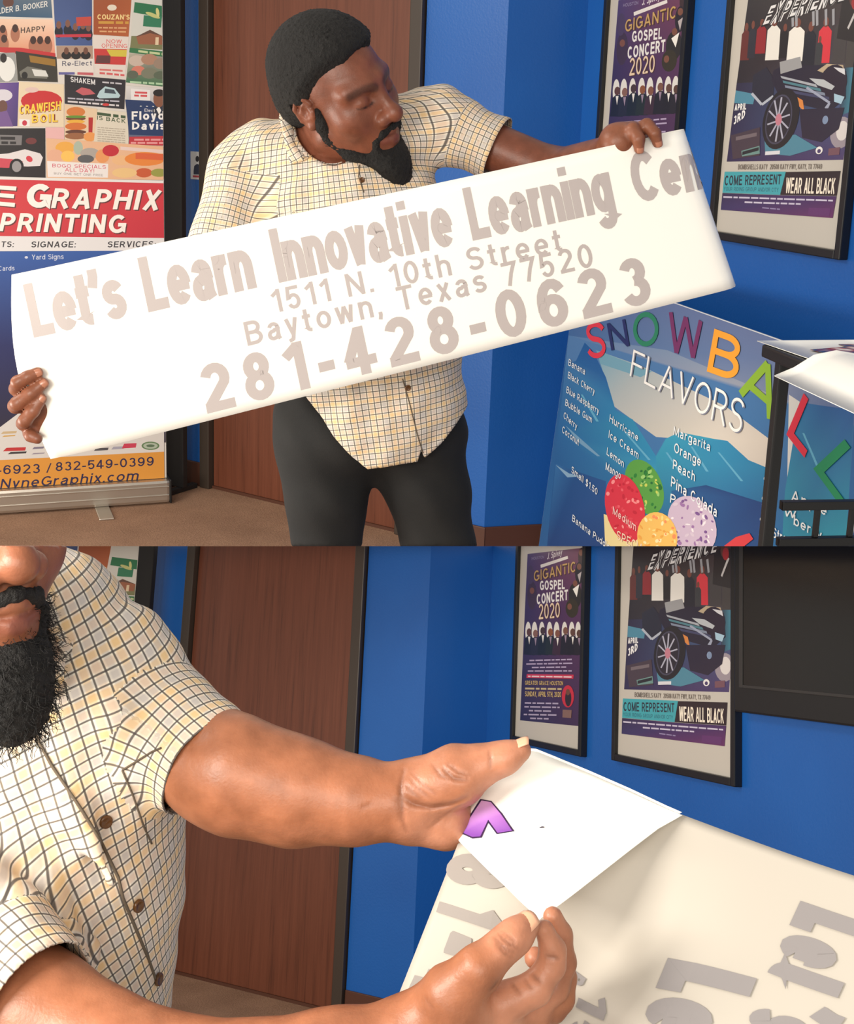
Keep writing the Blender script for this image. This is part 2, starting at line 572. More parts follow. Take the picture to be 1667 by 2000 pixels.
def glyphs(body, bold=0.0, shear=0.0, track=0.13, xs=1.0):
    k = (body, bold, shear, track, round(xs, 2))
    if k not in TXT:
        w = max(.07, min(.13 + bold * 3.4, .3))
        V, Fq, x = [], [], 0.0
        for ch in body:
            st, adv = letter(ch, w)
            for s in st:
                r = math.sqrt(xs)
                v, f = stroke([((a + x) * r, b) for a, b in s], w)
                v = v * np.array([r, 1.0])
                V.append(v)
                Fq.append((len(v), f))
            x += adv + track
        V = np.concatenate(V) if V else np.zeros((0, 2))
        if shear and len(V):
            V[:, 0] += shear * V[:, 1]
        TXT[k] = (V, Fq)
    return TXT[k]


class Art:
    def __init__(s, m, step=0.000012):
        s.m, s.step, s.items, s.off = m, step, [], 0.0

    def poly(s, pts, col, cols=None):
        pts = [tuple(p) for p in pts]
        tris = tessellate_polygon([[Vector((p[0], p[1], 0)) for p in pts]])
        s.off += s.step
        s.items.append((np.array([s.m(*p) for p in pts]), [list(t) for t in tris],
                        np.array([cc[:3] for cc in (cols or [col] * len(pts))]), s.off))

    def grad(s, q, ctop, cbot):
        """quad TL TR BR BL shaded from top to bottom colour of the print itself"""
        s.poly(q, None, [ctop, ctop, cbot, cbot])

    def ell(s, x, y, rx, ry, col, rot=0.0, n=18, a0=0, a1=360):
        r = math.radians(rot)
        P = []
        for k in range(n):
            t = math.radians(a0 + (a1 - a0) * k / (n if a1 - a0 == 360 else n - 1))
            u, v = rx * math.cos(t), ry * math.sin(t)
            P.append((x + u * math.cos(r) - v * math.sin(r), y + u * math.sin(r) + v * math.cos(r)))
        s.poly(P, col)

    def line(s, pts, w, col):
        for a, b in zip(pts[:-1], pts[1:]):
            dx, dy = b[0] - a[0], b[1] - a[1]
            L = math.hypot(dx, dy) or 1
            nx, ny = -dy / L * w / 2, dx / L * w / 2
            s.poly([(a[0] + nx, a[1] + ny), (b[0] + nx, b[1] + ny), (b[0] - nx, b[1] - ny), (a[0] - nx, a[1] - ny)], col)

    def tq(s, body, BL, BR, TR, TL, col, bold=0.0, shear=0.0, track=0.13):
        """word fitted into a quad: baseline BL-BR, cap line TL-TR"""
        v, f = glyphs(body, bold, shear, track)
        if len(v) == 0:
            return
        q4 = [np.array(s.m(*q)) for q in (BL, BR, TL)]
        asp = np.linalg.norm(q4[1] - q4[0]) / max(np.linalg.norm(q4[2] - q4[0]), 1e-9)
        v, f = glyphs(body, bold, shear, track, min(2.0, max(.35, asp / max(v[:, 0].max() - v[:, 0].min(), .05))))
        x0, x1 = v[:, 0].min(), v[:, 0].max()
        cap = 1.0
        a = (v[:, 0] - x0) / max(x1 - x0, 1e-6)
        b = v[:, 1] / cap
        BL, BR, TR, TL = (np.array(q, float) for q in (BL, BR, TR, TL))
        P = ((1 - a) * (1 - b))[:, None] * BL + (a * (1 - b))[:, None] * BR + (a * b)[:, None] * TR + ((1 - a) * b)[:, None] * TL
        s.off += s.step
        uv = np.array([s.m(*p) for p in P])
        n0 = 0
        for i, (nv, fs_) in enumerate(f):
            s.items.append((uv[n0:n0 + nv], fs_, np.repeat(np.array([col[:3]]), nv, 0), s.off + (i % 4) * 5e-6))
            n0 += nv

    def t(s, body, x0, y0, x1, y1, h, col, bold=0.0, shear=0.0):
        """word on the baseline (x0,y0)-(x1,y1), cap height h straight up"""
        s.tq(body, (x0, y0), (x1, y1), (x1, y1 - h), (x0, y0 - h), col, bold, shear)

    def bars(s, x0, y0, x1, y1, h, col):
        """a line of print too small to read: short dashes"""
        r = random.Random(int(x0 * 7 + y0 * 13))
        L, x = x1 - x0, x0
        while x < x1 - h:
            w = min(h * (1.5 + 4 * r.random()), x1 - x)
            a, b = y0 + (y1 - y0) * (x - x0) / L, y0 + (y1 - y0) * (x + w - x0) / L
            s.poly([(x, a), (x + w, b), (x + w, b - h * .8), (x, a - h * .8)], col)
            x += w + h * .6

    def split(s, times):
        """finer triangles, for print on a curved surface"""
        out = []
        for uv, f, cols, of in s.items:
            for _ in range(times):
                uv, cols, mid, nf = list(uv), list(cols), {}, []

                def md(i, j):
                    k = (min(i, j), max(i, j))
                    if k not in mid:
                        mid[k] = len(uv)
                        uv.append((uv[i] + uv[j]) / 2)
                        cols.append((cols[i] + cols[j]) / 2)
                    return mid[k]
                for a, b, d in f:
                    x, y, z = md(a, b), md(b, d), md(d, a)
                    nf += [[a, x, z], [x, b, y], [z, y, d], [x, y, z]]
                f = nf
            out.append((np.array(uv), f, np.array(cols), of))
        s.items = out
        return s

    def mesh(s, name, place, layer0=0.0):
        V, Fc, Cc = [], [], []
        n = 0
        for uv, f, cols, of in s.items:
            V.append(place(uv, layer0 + of))
            Fc += [[a + n for a in t] for t in f]
            Cc.append(cols)
            n += len(uv)
        V = np.concatenate(V)
        Cc = np.concatenate(Cc)
        me = to_me(name, V, Fc)
        at = me.color_attributes.new('Col', 'FLOAT_COLOR', 'POINT')
        at.data.foreach_set('color', np.concatenate([Cc, np.ones((n, 1))], 1).astype(np.float32).ravel())
        return me

# ------------------------------------------------------------------ the two rooms
def multi_me(name, boxes):
    V, Fc = [], []
    for v, f in boxes:
        Fc += [[i + len(V) for i in q] for q in f]
        V += v
    return to_me(name, V, Fc)


def build_room(room, door0, oc, ic, right, pl0, pl1, zone):
    """door wall from door0 to the outer corner oc, short return to ic, poster wall to right"""
    D, Rt, P = Wall(room, door0, oc), Wall(room, oc, ic), Wall(room, ic, right)
    t = 0.1

    def wb(w, a0, a1, z0, z1):
        return box_vf(w.pt(a0, z0, -t), w.e * (a1 - a0), w.n * t, np.array([0, 0, z1 - z0]))
    H = 2.62
    o = put(room, 'wall_back', multi_me('wall_back', [wb(D, -2.2, pl0 - 0.055, 0, H), wb(D, pl1 + 0.055, D.L, 0, H),
                                                       wb(D, pl0 - 0.055, pl1 + 0.055, 2.1, H)]), PAINT)
    setp(o, 'bright blue painted wall around the brown door, ' + zone, kind='structure')
    o = put(room, 'wall_return', multi_me('wall_return', [wb(Rt, 0, Rt.L + 0.12, 0, H)]), PAINT)
    setp(o, 'narrow darker blue wall return between door wall and poster wall, ' + zone, kind='structure')
    o = put(room, 'wall_right', multi_me('wall_right', [wb(P, 0, 3.2, 0, H)]), PAINT)
    setp(o, 'blue painted wall with the framed posters, ' + zone, kind='structure')
    a, b = D.pt(-2.2, 0, -0.1), P.pt(3.2, 0, -0.1)
    fl = [a, D.pt(D.L, 0, -0.1), Rt.pt(Rt.L, 0, -0.1), b, np.array([b[0], 1.2, 0]), np.array([a[0], 1.2, 0])]
    th = np.array([0, 0, -0.03])
    me = to_me('floor', fl + [p + th for p in fl],
               [tuple(range(6))[::-1], tuple(range(6, 12))] + [(i, (i + 1) % 6, 6 + (i + 1) % 6, 6 + i) for i in range(6)])
    o = put(room, 'floor', me, CARPET)
    setp(o, 'brown low pile carpet floor, ' + zone, kind='structure')
    for nm, w, a0, a1 in (('baseboard_back', D, -2.2, pl0 - 0.056), ('baseboard_back', D, pl1 + 0.056, D.L + 0.008),
                          ('baseboard_return', Rt, -0.004, Rt.L), ('baseboard_right', P, 0.0, 3.2)):
        o = put(room, nm, w.box(nm, a0, a1, 0.0, 0.1, 0.0, 0.009, 0.003), BASEB)
        if o:
            setp(o, 'brown vinyl baseboard strip along the blue wall, ' + zone, kind='structure')
    # door: leaf, frame, hinges
    nm = 'door_1' if room is UP else 'door_2'
    d = thing(room, nm, D.pt((pl0 + pl1) / 2, 0, 0), 'flat walnut veneer door in a dark bronze metal frame, ' + zone, 'door')
    d['kind'] = 'structure'
    put(room, 'leaf', D.box('leaf', pl0 + 0.003, pl1 - 0.003, 0.012, 2.045, -0.05, -0.006, 0.002), WOOD, d)
    put(room, 'threshold', D.box('threshold', pl0, pl1, 0.0, 0.012, -0.09, 0.0), BASEB, d)
    for a0, a1, z0, z1 in ((pl0 - 0.05, pl0, 0, 2.1), (pl1, pl1 + 0.05, 0, 2.1), (pl0, pl1, 2.05, 2.1)):
        put(room, 'jamb', D.box('jamb', a0, a1, z0, z1, -0.09, 0.022, 0.004), FRAME, d)
    for z in (0.26, 1.02):
        h = put(room, 'hinge', tube_me('hinge', [D.pt(pl1 - 0.002, z - 0.055, 0.004), D.pt(pl1 - 0.002, z + 0.055, 0.004)], 0.008, 10),
                STEEL, d)
    return D, Rt, P


DU, RtU, PU = build_room(UP, (-.908, 5.087), (.22, 4.367), (.488, 4.447), (1.094, 2.937), 0.045, 0.965, 'upper picture')
DL, RtL, PL = build_room(LOW, (-.964, 5.862), (.043, 5.196), (.3, 5.311), (1.079, 3.271), -0.06, 0.845, 'lower picture')

# ------------------------------------------------------------------ poster artwork, drawn in the lower picture's view of the wall
WHITE, INK = c(238, 234, 226), c(20, 18, 24)
PD = 0.014


def zoom_map(w, s, ox, oy, d):
    return lambda x, y: w.sz(ox + x / s, oy + y / s, d)


def art_concert():
    a = Art(zoom_map(PL, 3.206, 960, 1060, PD))
    a.poly([(222, 70), (585, 30), (575, 420), (205, 420)], None, [c(78, 62, 104), c(112, 60, 84), c(84, 48, 84), c(58, 44, 82)])
    a.poly([(205, 420), (575, 420), (540, 1148), (175, 1112)], None, [c(58, 44, 82), c(84, 48, 84), c(62, 42, 78), c(46, 40, 72)])
    for x, y, rx, ry, cl in ((560, 90, 22, 60, c(60, 40, 40)), (545, 190, 26, 70, c(36, 30, 36)), (520, 330, 42, 80, c(40, 36, 32)),
                             (250, 330, 30, 90, c(64, 46, 62)), (240, 200, 22, 60, c(74, 58, 86)), (500, 410, 40, 60, c(52, 46, 30))):
        a.ell(x, y, rx, ry, cl)
    for x, y in ((556, 62), (520, 255), (545, 150), (485, 400), (250, 300)):
        a.ell(x, y, 14, 20, c(120, 76, 58))
    a.poly([(505, 290), (545, 260), (530, 340)], WHITE)
    a.poly([(535, 200), (560, 180), (548, 250)], c(180, 170, 170))
    a.t('HOUSTON', 248, 108, 325, 98, 18, c(150, 140, 170))
    a.t('J. Spivey', 345, 105, 440, 78, 40, c(220, 210, 215), 0.01, 0.3)
    a.poly([(303, 138), (473, 82), (476, 100), (305, 158)], c(226, 220, 214))
    a.t('GIGANTIC', 268, 247, 525, 186, 66, c(72, 44, 26), 0.02)
    a.t('GIGANTIC', 262, 243, 520, 182, 66, c(196, 158, 92), 0.005)
    a.t('GOSPEL', 300, 298, 455, 290, 60, c(230, 226, 222), 0.02)
    a.t('CONCERT', 280, 388, 475, 358, 66, c(230, 226, 222), 0.02)
    a.t('2020', 298, 484, 428, 472, 96, c(70, 40, 36), 0.03)
    a.t('2020', 293, 480, 424, 468, 96, c(226, 200, 168), 0.0)
    xs = [232, 272, 318, 366, 410, 460, 505, 545]
    for x in xs:
        a.ell(x - 6, 560, 18, 66, c(222, 218, 212))
    for i, x in enumerate(xs):
        y = 560 + 10 * math.sin(i * 2.1)
        a.poly([(x - 34, 700), (x - 26, y + 40), (x - 8, y + 22), (x + 10, y + 22), (x + 28, y + 40), (x + 34, 705)],
               [c(28, 28, 38), c(34, 34, 46), c(24, 30, 34), c(30, 38, 34), c(58, 36, 48), c(30, 28, 36), c(26, 26, 34), c(32, 30, 38)][i])
        a.ell(x, y, 15, 24, [c(92, 58, 46), c(130, 92, 76), c(70, 50, 44), c(134, 78, 40), c(126, 80, 60), c(120, 82, 66), c(96, 66, 54), c(86, 60, 50)][i])
        a.poly([(x - 7, y + 28), (x + 8, y + 28), (x + 1, y + 78)], c(232, 228, 222) if i % 2 == 0 else c(150, 130, 150))
    for i, (x0, x1) in enumerate(((235, 500), (215, 520), (250, 465), (225, 500))):
        a.bars(x0, 742 + 22 * i, x1, 735 + 24 * i, 11, c(176, 160, 190))
    a.poly([(218, 822), (512, 826), (510, 852), (216, 846)], c(196, 52, 78))
    a.bars(226, 841, 500, 845, 11, c(230, 200, 205))
    a.t('GREATER GRACE HOUSTON', 208, 890, 445, 893, 26, c(206, 176, 110), 0.01)
    a.bars(208, 918, 437, 922, 14, c(196, 176, 130))
    a.t('SUNDAY, APRIL 5TH, 2020', 208, 962, 432, 966, 32, c(214, 184, 118), 0.01)
    a.ell(476, 962, 38, 70, c(196, 44, 62))
    a.ell(478, 975, 20, 50, c(44, 34, 40))
    a.ell(476, 935, 13, 20, c(110, 70, 52))
    for i, (x0, x1) in enumerate(((206, 430), (204, 425), (232, 390), (200, 420), (240, 375))):
        a.bars(x0, 1008 + 24 * i, x1, 1012 + 24 * i, 12, c(170, 158, 184))
    a.poly([(444, 1045), (500, 1048), (497, 1098), (442, 1094)], c(128, 98, 90))
    return a


def art_ride():
    a = Art(zoom_map(PL, 3.206, 960, 1060, PD))
    a.poly([(890, -60), (1562, -60), (1530, 480), (852, 480)], None, [c(34, 30, 34), c(58, 48, 48), c(70, 66, 78), c(34, 30, 40)])
    a.poly([(852, 480), (1530, 480), (1482, 936), (826, 918)], None, [c(38, 34, 62), c(60, 84, 120), c(72, 58, 104), c(44, 38, 76)])
    a.poly([(850, 520), (960, 545), (950, 600), (846, 590)], c(74, 132, 156))
    a.poly([(1440, 380), (1540, 330), (1515, 660), (1430, 690)], None, [c(46, 60, 80), c(78, 150, 176), c(60, 134, 154), c(44, 50, 76)])
    a.ell(1455, 780, 62, 90, c(150, 140, 150))
    a.ell(1460, 770, 34, 56, c(214, 208, 206))
    # crowd
    for x, y, w, h, cl in ((885, 260, 30, 130, c(96, 40, 38)), (920, 250, 26, 130, c(40, 40, 52)), (968, 235, 34, 120, c(140, 34, 42)),
                           (1035, 250, 46, 150, c(226, 222, 214)), (1095, 265, 30, 120, c(28, 26, 30)), (1160, 262, 56, 150, c(230, 226, 218)),
                           (1235, 290, 42, 160, c(26, 28, 40)), (1315, 270, 46, 160, c(206, 50, 62)), (1290, 330, 24, 110, c(52, 54, 58)),
                           (1400, 260, 46, 180, c(62, 58, 60)), (1470, 300, 40, 160, c(64, 60, 60))):
        a.poly([(x - w * .8, y + h * .75), (x - w * .75, y - h * .32), (x - w * .3, y - h * .48), (x + w * .3, y - h * .48), (x + w * .75, y - h * .32), (x + w * .8, y + h * .75)], cl)
        a.ell(x, y - h * .62, w * .33, h * .17, c(112, 62, 50) if w < 60 else c(60, 44, 40))
    a.poly([(1380, 260), (1390, 60), (1440, 25), (1500, 40), (1540, 120), (1530, 290)], c(32, 28, 32))
    a.poly([(1432, 205), (1475, 90), (1485, 100), (1440, 215)], c(190, 186, 186))
    a.ell(1455, 50, 26, 44, c(88, 52, 46))
    a.ell(1462, 70, 20, 40, c(150, 40, 46))
    for x in (1120, 1140, 1232, 1252, 1300, 1340):
        a.poly([(x, 105), (x + 14, 100), (x + 22, 185), (x + 10, 190)], c(150, 150, 156))
    a.tq('EXPERIENCE', (962, 185), (1420, 62), (1425, -40), (985, 70), c(222, 220, 220), 0.03, 0.35)
    a.tq('EXPERIENCE', (962, 185), (1420, 62), (1425, -40), (985, 70), c(24, 22, 28), -.012, 0.35)
    # three wheeler
    a.poly([(940, 440), (1010, 400), (1060, 470), (1060, 560), (990, 600), (940, 530)], c(30, 34, 52))
    a.poly([(1050, 420), (1130, 380), (1220, 400), (1380, 400), (1450, 440), (1462, 590), (1380, 660), (1240, 620), (1080, 540), (1040, 470)], c(30, 28, 48))
    a.poly([(1080, 375), (1190, 350), (1205, 410), (1090, 440)], c(150, 150, 152))
    a.poly([(1290, 430), (1340, 395), (1430, 405), (1440, 440), (1340, 450)], c(178, 160, 132))
    a.ell(1385, 500, 76, 100, c(32, 24, 44))
    a.poly([(1378, 415), (1440, 425), (1446, 460), (1410, 440)], c(206, 206, 210))
    for i in range(4):
        a.poly([(1090 + 14 * i, 450 + 26 * i), (1290 + 26 * i, 505 + 24 * i), (1300 + 24 * i, 522 + 24 * i), (1098 + 12 * i, 464 + 26 * i)],
               (c(160, 164, 172), c(74, 120, 132), c(120, 130, 150), c(60, 64, 96))[i])
    a.poly([(1250, 470), (1330, 480), (1395, 520), (1380, 540), (1300, 510)], c(176, 180, 184))
    a.line([(940, 540), (1000, 605), (1060, 560)], 14, c(170, 176, 188))
    a.line([(1240, 520), (1375, 610), (1340, 700)], 13, c(150, 156, 176))
    a.line([(1375, 610), (1355, 640)], 12, c(150, 156, 176))
    a.poly([(1190, 570), (1225, 590), (1240, 655), (1205, 620)], c(206, 128, 64))
    a.poly([(1395, 560), (1455, 580), (1440, 620), (1400, 605)], c(160, 190, 208))
    a.poly([(1210, 640), (1460, 640), (1440, 760), (1350, 830), (1240, 800)], c(34, 30, 52))
    a.ell(1360, 705, 16, 24, c(120, 138, 168))
    a.poly([(1030, 800), (1200, 780), (1330, 860), (1180, 900), (1040, 880)], c(74, 130, 152))
    a.ell(1112, 690, 98, 170, c(26, 26, 34), 8, 30)
    a.ell(1100, 692, 72, 140, c(64, 64, 84), 6, 30)
    a.ell(1100, 692, 66, 130, c(34, 32, 44), 6, 30)
    for k in range(10):
        t = math.radians(36 * k + 10)
        a.line([(1100 + 10 * math.cos(t), 692 + 20 * math.sin(t)), (1100 + 62 * math.cos(t + .25), 692 + 124 * math.sin(t + .25))], 9, c(168, 168, 184))
    a.ell(1100, 692, 18, 34, c(188, 120, 136), 0, 16)
    a.t('APRIL', 852, 632, 915, 628, 36, c(232, 230, 230), 0.03)
    a.t('3RD', 852, 712, 912, 672, 48, c(232, 230, 230), 0.03)
    a.poly([(840, 770), (1000, 730), (1010, 890), (860, 905)], c(66, 54, 66))
    a.bars(870, 800, 985, 780, 26, c(110, 98, 104))
    a.poly([(905, 860), (1005, 835), (1010, 880), (912, 892)], c(104, 140, 136))
    a.bars(912, 884, 1002, 862, 24, c(30, 34, 42))
    a.bars(1040, 890, 1122, 888, 26, c(214, 214, 220))
    a.ell(1342, 876, 20, 22, c(226, 222, 220))
    a.ell(1342, 880, 10, 12, c(70, 58, 104))
    a.poly([(1395, 868), (1458, 862), (1458, 905), (1395, 908)], c(112, 76, 88))
    # lower bands
    a.t('BOMBSHELLS KATY  20508 KATY FWY, KATY, TX 77449', 893, 966, 1366, 984, 30, c(120, 112, 104), 0.005)
    a.poly([(820, 975), (1165, 990), (1143, 1124), (815, 1096)], c(58, 160, 172))
    a.t('COME REPRESENT', 824, 1055, 1142, 1062, 58, c(26, 40, 56), 0.012)
    a.t('YOUR RIDING GROUP AND/OR CITY', 822, 1086, 1132, 1106, 24, c(28, 96, 112), 0.004)
    a.poly([(1165, 992), (1474, 1000), (1466, 1144), (1145, 1124)], c(34, 26, 34))
    a.t('WEAR ALL BLACK', 1172, 1116, 1452, 1132, 92, c(238, 228, 210), 0.006)
    a.poly([(815, 1098), (1145, 1126), (1466, 1146), (1456, 1274), (812, 1196)], None,
           [c(44, 38, 74), c(60, 44, 92), c(64, 40, 92), c(98, 44, 96), c(52, 46, 96)])
    a.bars(822, 1126, 1450, 1176, 12, c(196, 190, 210))
    a.bars(945, 1162, 1270, 1188, 12, c(196, 190, 210))
    a.bars(1048, 1198, 1150, 1212, 9, c(140, 130, 170))
    a.poly([(1316, 1206), (1440, 1216), (1436, 1262), (1312, 1250)], c(92, 48, 104))
    return a


ART1, ART2 = art_concert(), art_ride()


def poster(room, w, s0, s1, z0, z1, art, lo, label, group):
    """framed poster; lo = (s0,s1,z0,z1) of the same frame on the lower picture's wall, where the art was drawn"""
    t = thing(room, 'framed_poster', w.pt((s0 + s1) / 2, z0, 0), label, 'poster', group)
    b = 0.022
    for a0, a1, q0, q1 in ((s0, s0 + b, z0, z1), (s1 - b, s1, z0, z1), (s0 + b, s1 - b, z0, z0 + b), (s0 + b, s1 - b, z1 - b, z1)):
        put(room, 'frame_bar', w.box('frame_bar', a0, a1, q0, q1, 0.0, 0.026, 0.003), BLACK, t)
    m = put(room, 'mat_board', w.box('mat_board', s0 + b, s1 - b, z0 + b, z1 - b, 0.002, 0.0125), MATW, t)
    ks, kz = (s1 - s0) / (lo[1] - lo[0]), (z1 - z0) / (lo[3] - lo[2])

    def place(uv, off):
        s = s0 + (uv[:, 0] - lo[0]) * ks
        z = z0 + (uv[:, 1] - lo[2]) * kz
        s = np.clip(s, s0 + b + 0.004, s1 - b - 0.002)
        z = np.minimum(z, z1 - b - 0.01)
        return w.p0 + s[:, None] * w.e + (0.0128 + off) * w.n + z[:, None] * np.array([0, 0, 1.0])
    put(room, 'artwork', art.mesh('artwork', place), PRINTG, t)


L1, L2 = (0.272, 0.845, 1.10, 1.95), (1.055, 1.745, 1.112, 1.99)
poster(LOW, PL, *L1, ART1, L1, 'slim black framed purple gospel concert poster beside the wall corner, lower picture', None)
poster(LOW, PL, *L2, ART2, L2, 'black framed wear all black three wheeler poster beside the dark screen, lower picture', None)
U1, U2 = (0.152, 0.648, 1.232, 2.031), (0.842, 1.412, 1.208, 2.033)
poster(UP, PU, *U1, ART1, L1, 'purple gospel concert poster in black frame behind the hand gripping the banner top, upper picture', None)
poster(UP, PU, *U2, ART2, L2, 'black framed wear all black three wheeler poster above the snowball board, upper picture', None)

# dark flat screen on the lower picture's wall
tv = thing(LOW, 'wall_television', PL.pt(2.1, 1.32, 0), 'large black flat screen television on blue wall, right of the posters', 'television')
put(LOW, 'housing', PL.box('housing', 1.775, 2.95, 1.318, 2.05, 0.004, 0.05, 0.006), BLACKM, tv)
for a0, a1, z0, z1 in ((1.805, 1.822, 1.385, 2.0), (1.822, 2.93, 1.385, 1.393)):
    put(LOW, 'bezel', PL.box('bezel', a0, a1, z0, z1, 0.05, 0.054, 0.001), mat('grey_bezel', c(46, 44, 43), 0.4), tv)
put(LOW, 'screen', PL.box('screen', 1.822, 2.93, 1.393, 2.0, 0.05, 0.052), SCREEN, tv)


# ------------------------------------------------------------------ roll-up banner stand
class Panel(Wall):
    pass


BU = Wall(UP, (-1.604, 4.646), (-1.024, 4.867))
BL = Wall(LOW, (-1.82, 5.50), (-1.25, 5.70))


def art_banner():
    a = Art(zoom_map(BU, 3.705, 0, 0, 0.02), 0.000012)
    a.poly([(-700, -400), (1214, -400), (1214, 1330), (-700, 1250)], c(214, 206, 196))
    P = a.poly
    P([(-60, -150), (360, -150), (380, 130), (-60, 118)], None, [c(70, 84, 110), c(120, 130, 140), c(66, 96, 122), c(44, 78, 104)])
    a.ell(60, 15, 40, 40, c(96, 60, 50))
    a.t('ELDER B. BOOKER', -40, 105, 345, 48, 42, c(226, 222, 214), 0.005)
    P([(-60, 135), (385, 140), (400, 415), (-60, 370)], None, [c(232, 196, 170), c(240, 206, 180), c(222, 130, 100), c(214, 150, 110)])
    for x, y in ((20, 220), (110, 215), (240, 300), (290, 300), (345, 300), (30, 290)):
        a.ell(x, y + 30, 34, 60, c(170, 110, 84))
        a.ell(x, y - 10, 22, 30, c(64, 40, 34))
    P([(-60, 340), (150, 345), (400, 385), (402, 415), (-60, 372)], c(190, 48, 50))
    a.t('HAPPY', 150, 240, 328, 226, 40, c(70, 56, 50), 0.01)
    P([(378, -150), (665, -150), (668, 330), (405, 330)], None, [c(64, 84, 130), c(60, 78, 124), c(64, 84, 134), c(76, 96, 146)])
    for x, y in ((425, 180), (490, 170), (545, 195), (600, 185), (640, 200)):
        a.ell(x, y + 50, 30, 44, c(34, 32, 44))
        a.ell(x, y, 18, 28, c(126, 84, 68))
    P([(550, 125), (660, 120), (660, 185), (555, 190)], c(190, 70, 58))
    P([(400, 250), (660, 245), (660, 268), (402, 270)], c(196, 52, 66))
    P([(408, 332), (670, 332), (678, 540), (418, 520)], c(222, 214, 204))
    P([(408, 332), (670, 332), (672, 425), (412, 425)], c(170, 140, 120))
    for x in (480, 550, 620):
        a.ell(x, 400, 36, 30, c(34, 28, 28))
        a.ell(x, 368, 17, 26, c(112, 72, 56))
    a.t('Re-Elect', 450, 478, 665, 474, 36, c(52, 56, 84), 0.0)
    P([(425, 522), (540, 522), (540, 540), (425, 540)], c(96, 92, 150))
    P([(560, 522), (675, 526), (675, 545), (560, 540)], c(190, 90, 96))
    P([(676, -150), (962, -150), (930, 265), (676, 250)], None, [c(150, 84, 52), c(160, 84, 46), c(176, 92, 48), c(160, 76, 36)])
    a.ell(810, 55, 34, 22, c(222, 210, 190))
    a.t("COUZAN'S", 705, 140, 938, 142, 36, c(236, 208, 140), 0.015)
    a.bars(712, 172, 930, 174, 24, c(200, 148, 60))
    a.bars(710, 205, 920, 208, 13, c(214, 160, 110))
    a.bars(720, 232, 912, 236, 14, c(214, 160, 110))
    P([(676, 255), (932, 268), (905, 560), (690, 530)], c(220, 208, 198))
    a.t('NOW', 770, 312, 880, 314, 28, c(212, 88, 84), 0.0)
    a.t('OPENING', 735, 345, 920, 348, 30, c(212, 88, 84), 0.0)
    P([(680, 352), (918, 356), (908, 470), (684, 462)], c(196, 58, 54))
    P([(770, 358), (918, 362), (914, 410), (800, 408)], c(206, 186, 66))
    P([(700, 400), (800, 402), (796, 460), (690, 458)], c(96, 54, 52))
    a.bars(720, 510, 900, 520, 16, c(206, 110, 104))
    a.bars(720, 535, 900, 552, 18, c(206, 92, 92))
    P([(974, -150), (1212, -150), (1208, 412), (936, 380)], c(206, 204, 194))
    P([(974, 15), (1208, 45), (1206, 130), (966, 90)], c(38, 110, 70))
    P([(1040, 110), (1172, 118), (1166, 200), (1034, 190)], c(46, 118, 84))
    a.ell(1105, 110, 56, 14, c(190, 190, 120), 22)
    a.ell(1140, 90, 12, 34, c(206, 200, 130), -10)
    P([(950, 260), (1206, 262), (1206, 362), (940, 348)], c(120, 120, 80))
    P([(985, 262), (1085, 222), (1200, 262), (1190, 325), (1000, 320)], c(150, 92, 64))
    P([(975, 270), (1085, 215), (1206, 262), (1085, 240)], c(96, 66, 52))
    P([(1125, 270), (1148, 270), (1146, 325), (1122, 325)], c(220, 196, 160))
    P([(938, 345), (1206, 372), (1205, 412), (934, 380)], c(52, 112, 68))
    a.bars(1000, 378, 1195, 402, 20, c(190, 200, 150))
    P([(934, 384), (1208, 412), (1206, 628), (910, 596)], None, [c(180, 170, 150), c(150, 140, 130), c(60, 110, 70), c(52, 104, 70)])
    for x, y, rx, ry, cl in ((990, 440, 60, 40, c(196, 176, 160)), (1080, 430, 60, 40, c(170, 128, 104)), (1160, 460, 50, 40, c(150, 128, 110)),
                             (1000, 510, 50, 34, c(206, 120, 100)), (1080, 530, 60, 40, c(120, 120, 100)), (1160, 545, 50, 30, c(90, 100, 80)), (960, 540, 40, 30, c(90, 96, 80))):
        a.ell(x, y, rx, ry, cl)
    a.bars(940, 600, 1190, 616, 18, c(170, 200, 160))
    P([(-60, 385), (108, 380), (128, 590), (-60, 600)], c(150, 150, 146))
    a.ell(50, 500, 60, 90, c(228, 226, 220))
    a.ell(25, 420, 24, 34, c(40, 34, 32))
    P([(112, 370), (408, 412), (418, 595), (130, 585)], c(52, 48, 40))
    P([(210, 400), (400, 430), (402, 480), (220, 450)], c(150, 110, 40))
    P([(140, 520), (200, 480), (300, 500), (350, 540), (340, 570), (150, 560)], c(112, 110, 100))
    P([(230, 500), (330, 510), (350, 555), (250, 550)], c(214, 212, 204))
    a.ell(178, 545, 22, 26, c(26, 24, 22))
    P([(-60, 602), (138, 596), (128, 912), (-60, 918)], None, [c(120, 84, 150), c(88, 64, 134), c(70, 52, 110), c(110, 76, 132)])
    a.ell(20, 690, 70, 44, c(214, 208, 214))
    a.ell(20, 770, 34, 46, c(106, 70, 60))
    P([(-40, 915), (-20, 815), (50, 800), (95, 915)], c(116, 84, 140))
    P([(137, 590), (462, 610), (462, 920), (126, 915)], c(226, 206, 174))
    a.ell(300, 730, 150, 75, c(196, 44, 46))
    a.ell(230, 650, 50, 20, c(220, 190, 180))
    a.t('CRAWFISH', 142, 832, 442, 800, 66, c(120, 30, 26), 0.04)
    a.t('CRAWFISH', 140, 828, 440, 796, 66, c(244, 204, 70), 0.015)
    a.t('BOIL', 232, 892, 420, 886, 60, c(120, 30, 26), 0.04)
    a.t('BOIL', 230, 888, 418, 882, 60, c(244, 204, 70), 0.015)
    P([(140, 860), (215, 865), (215, 915), (140, 912)], c(232, 226, 220))
    a.ell(178, 890, 18, 20, c(196, 52, 72))
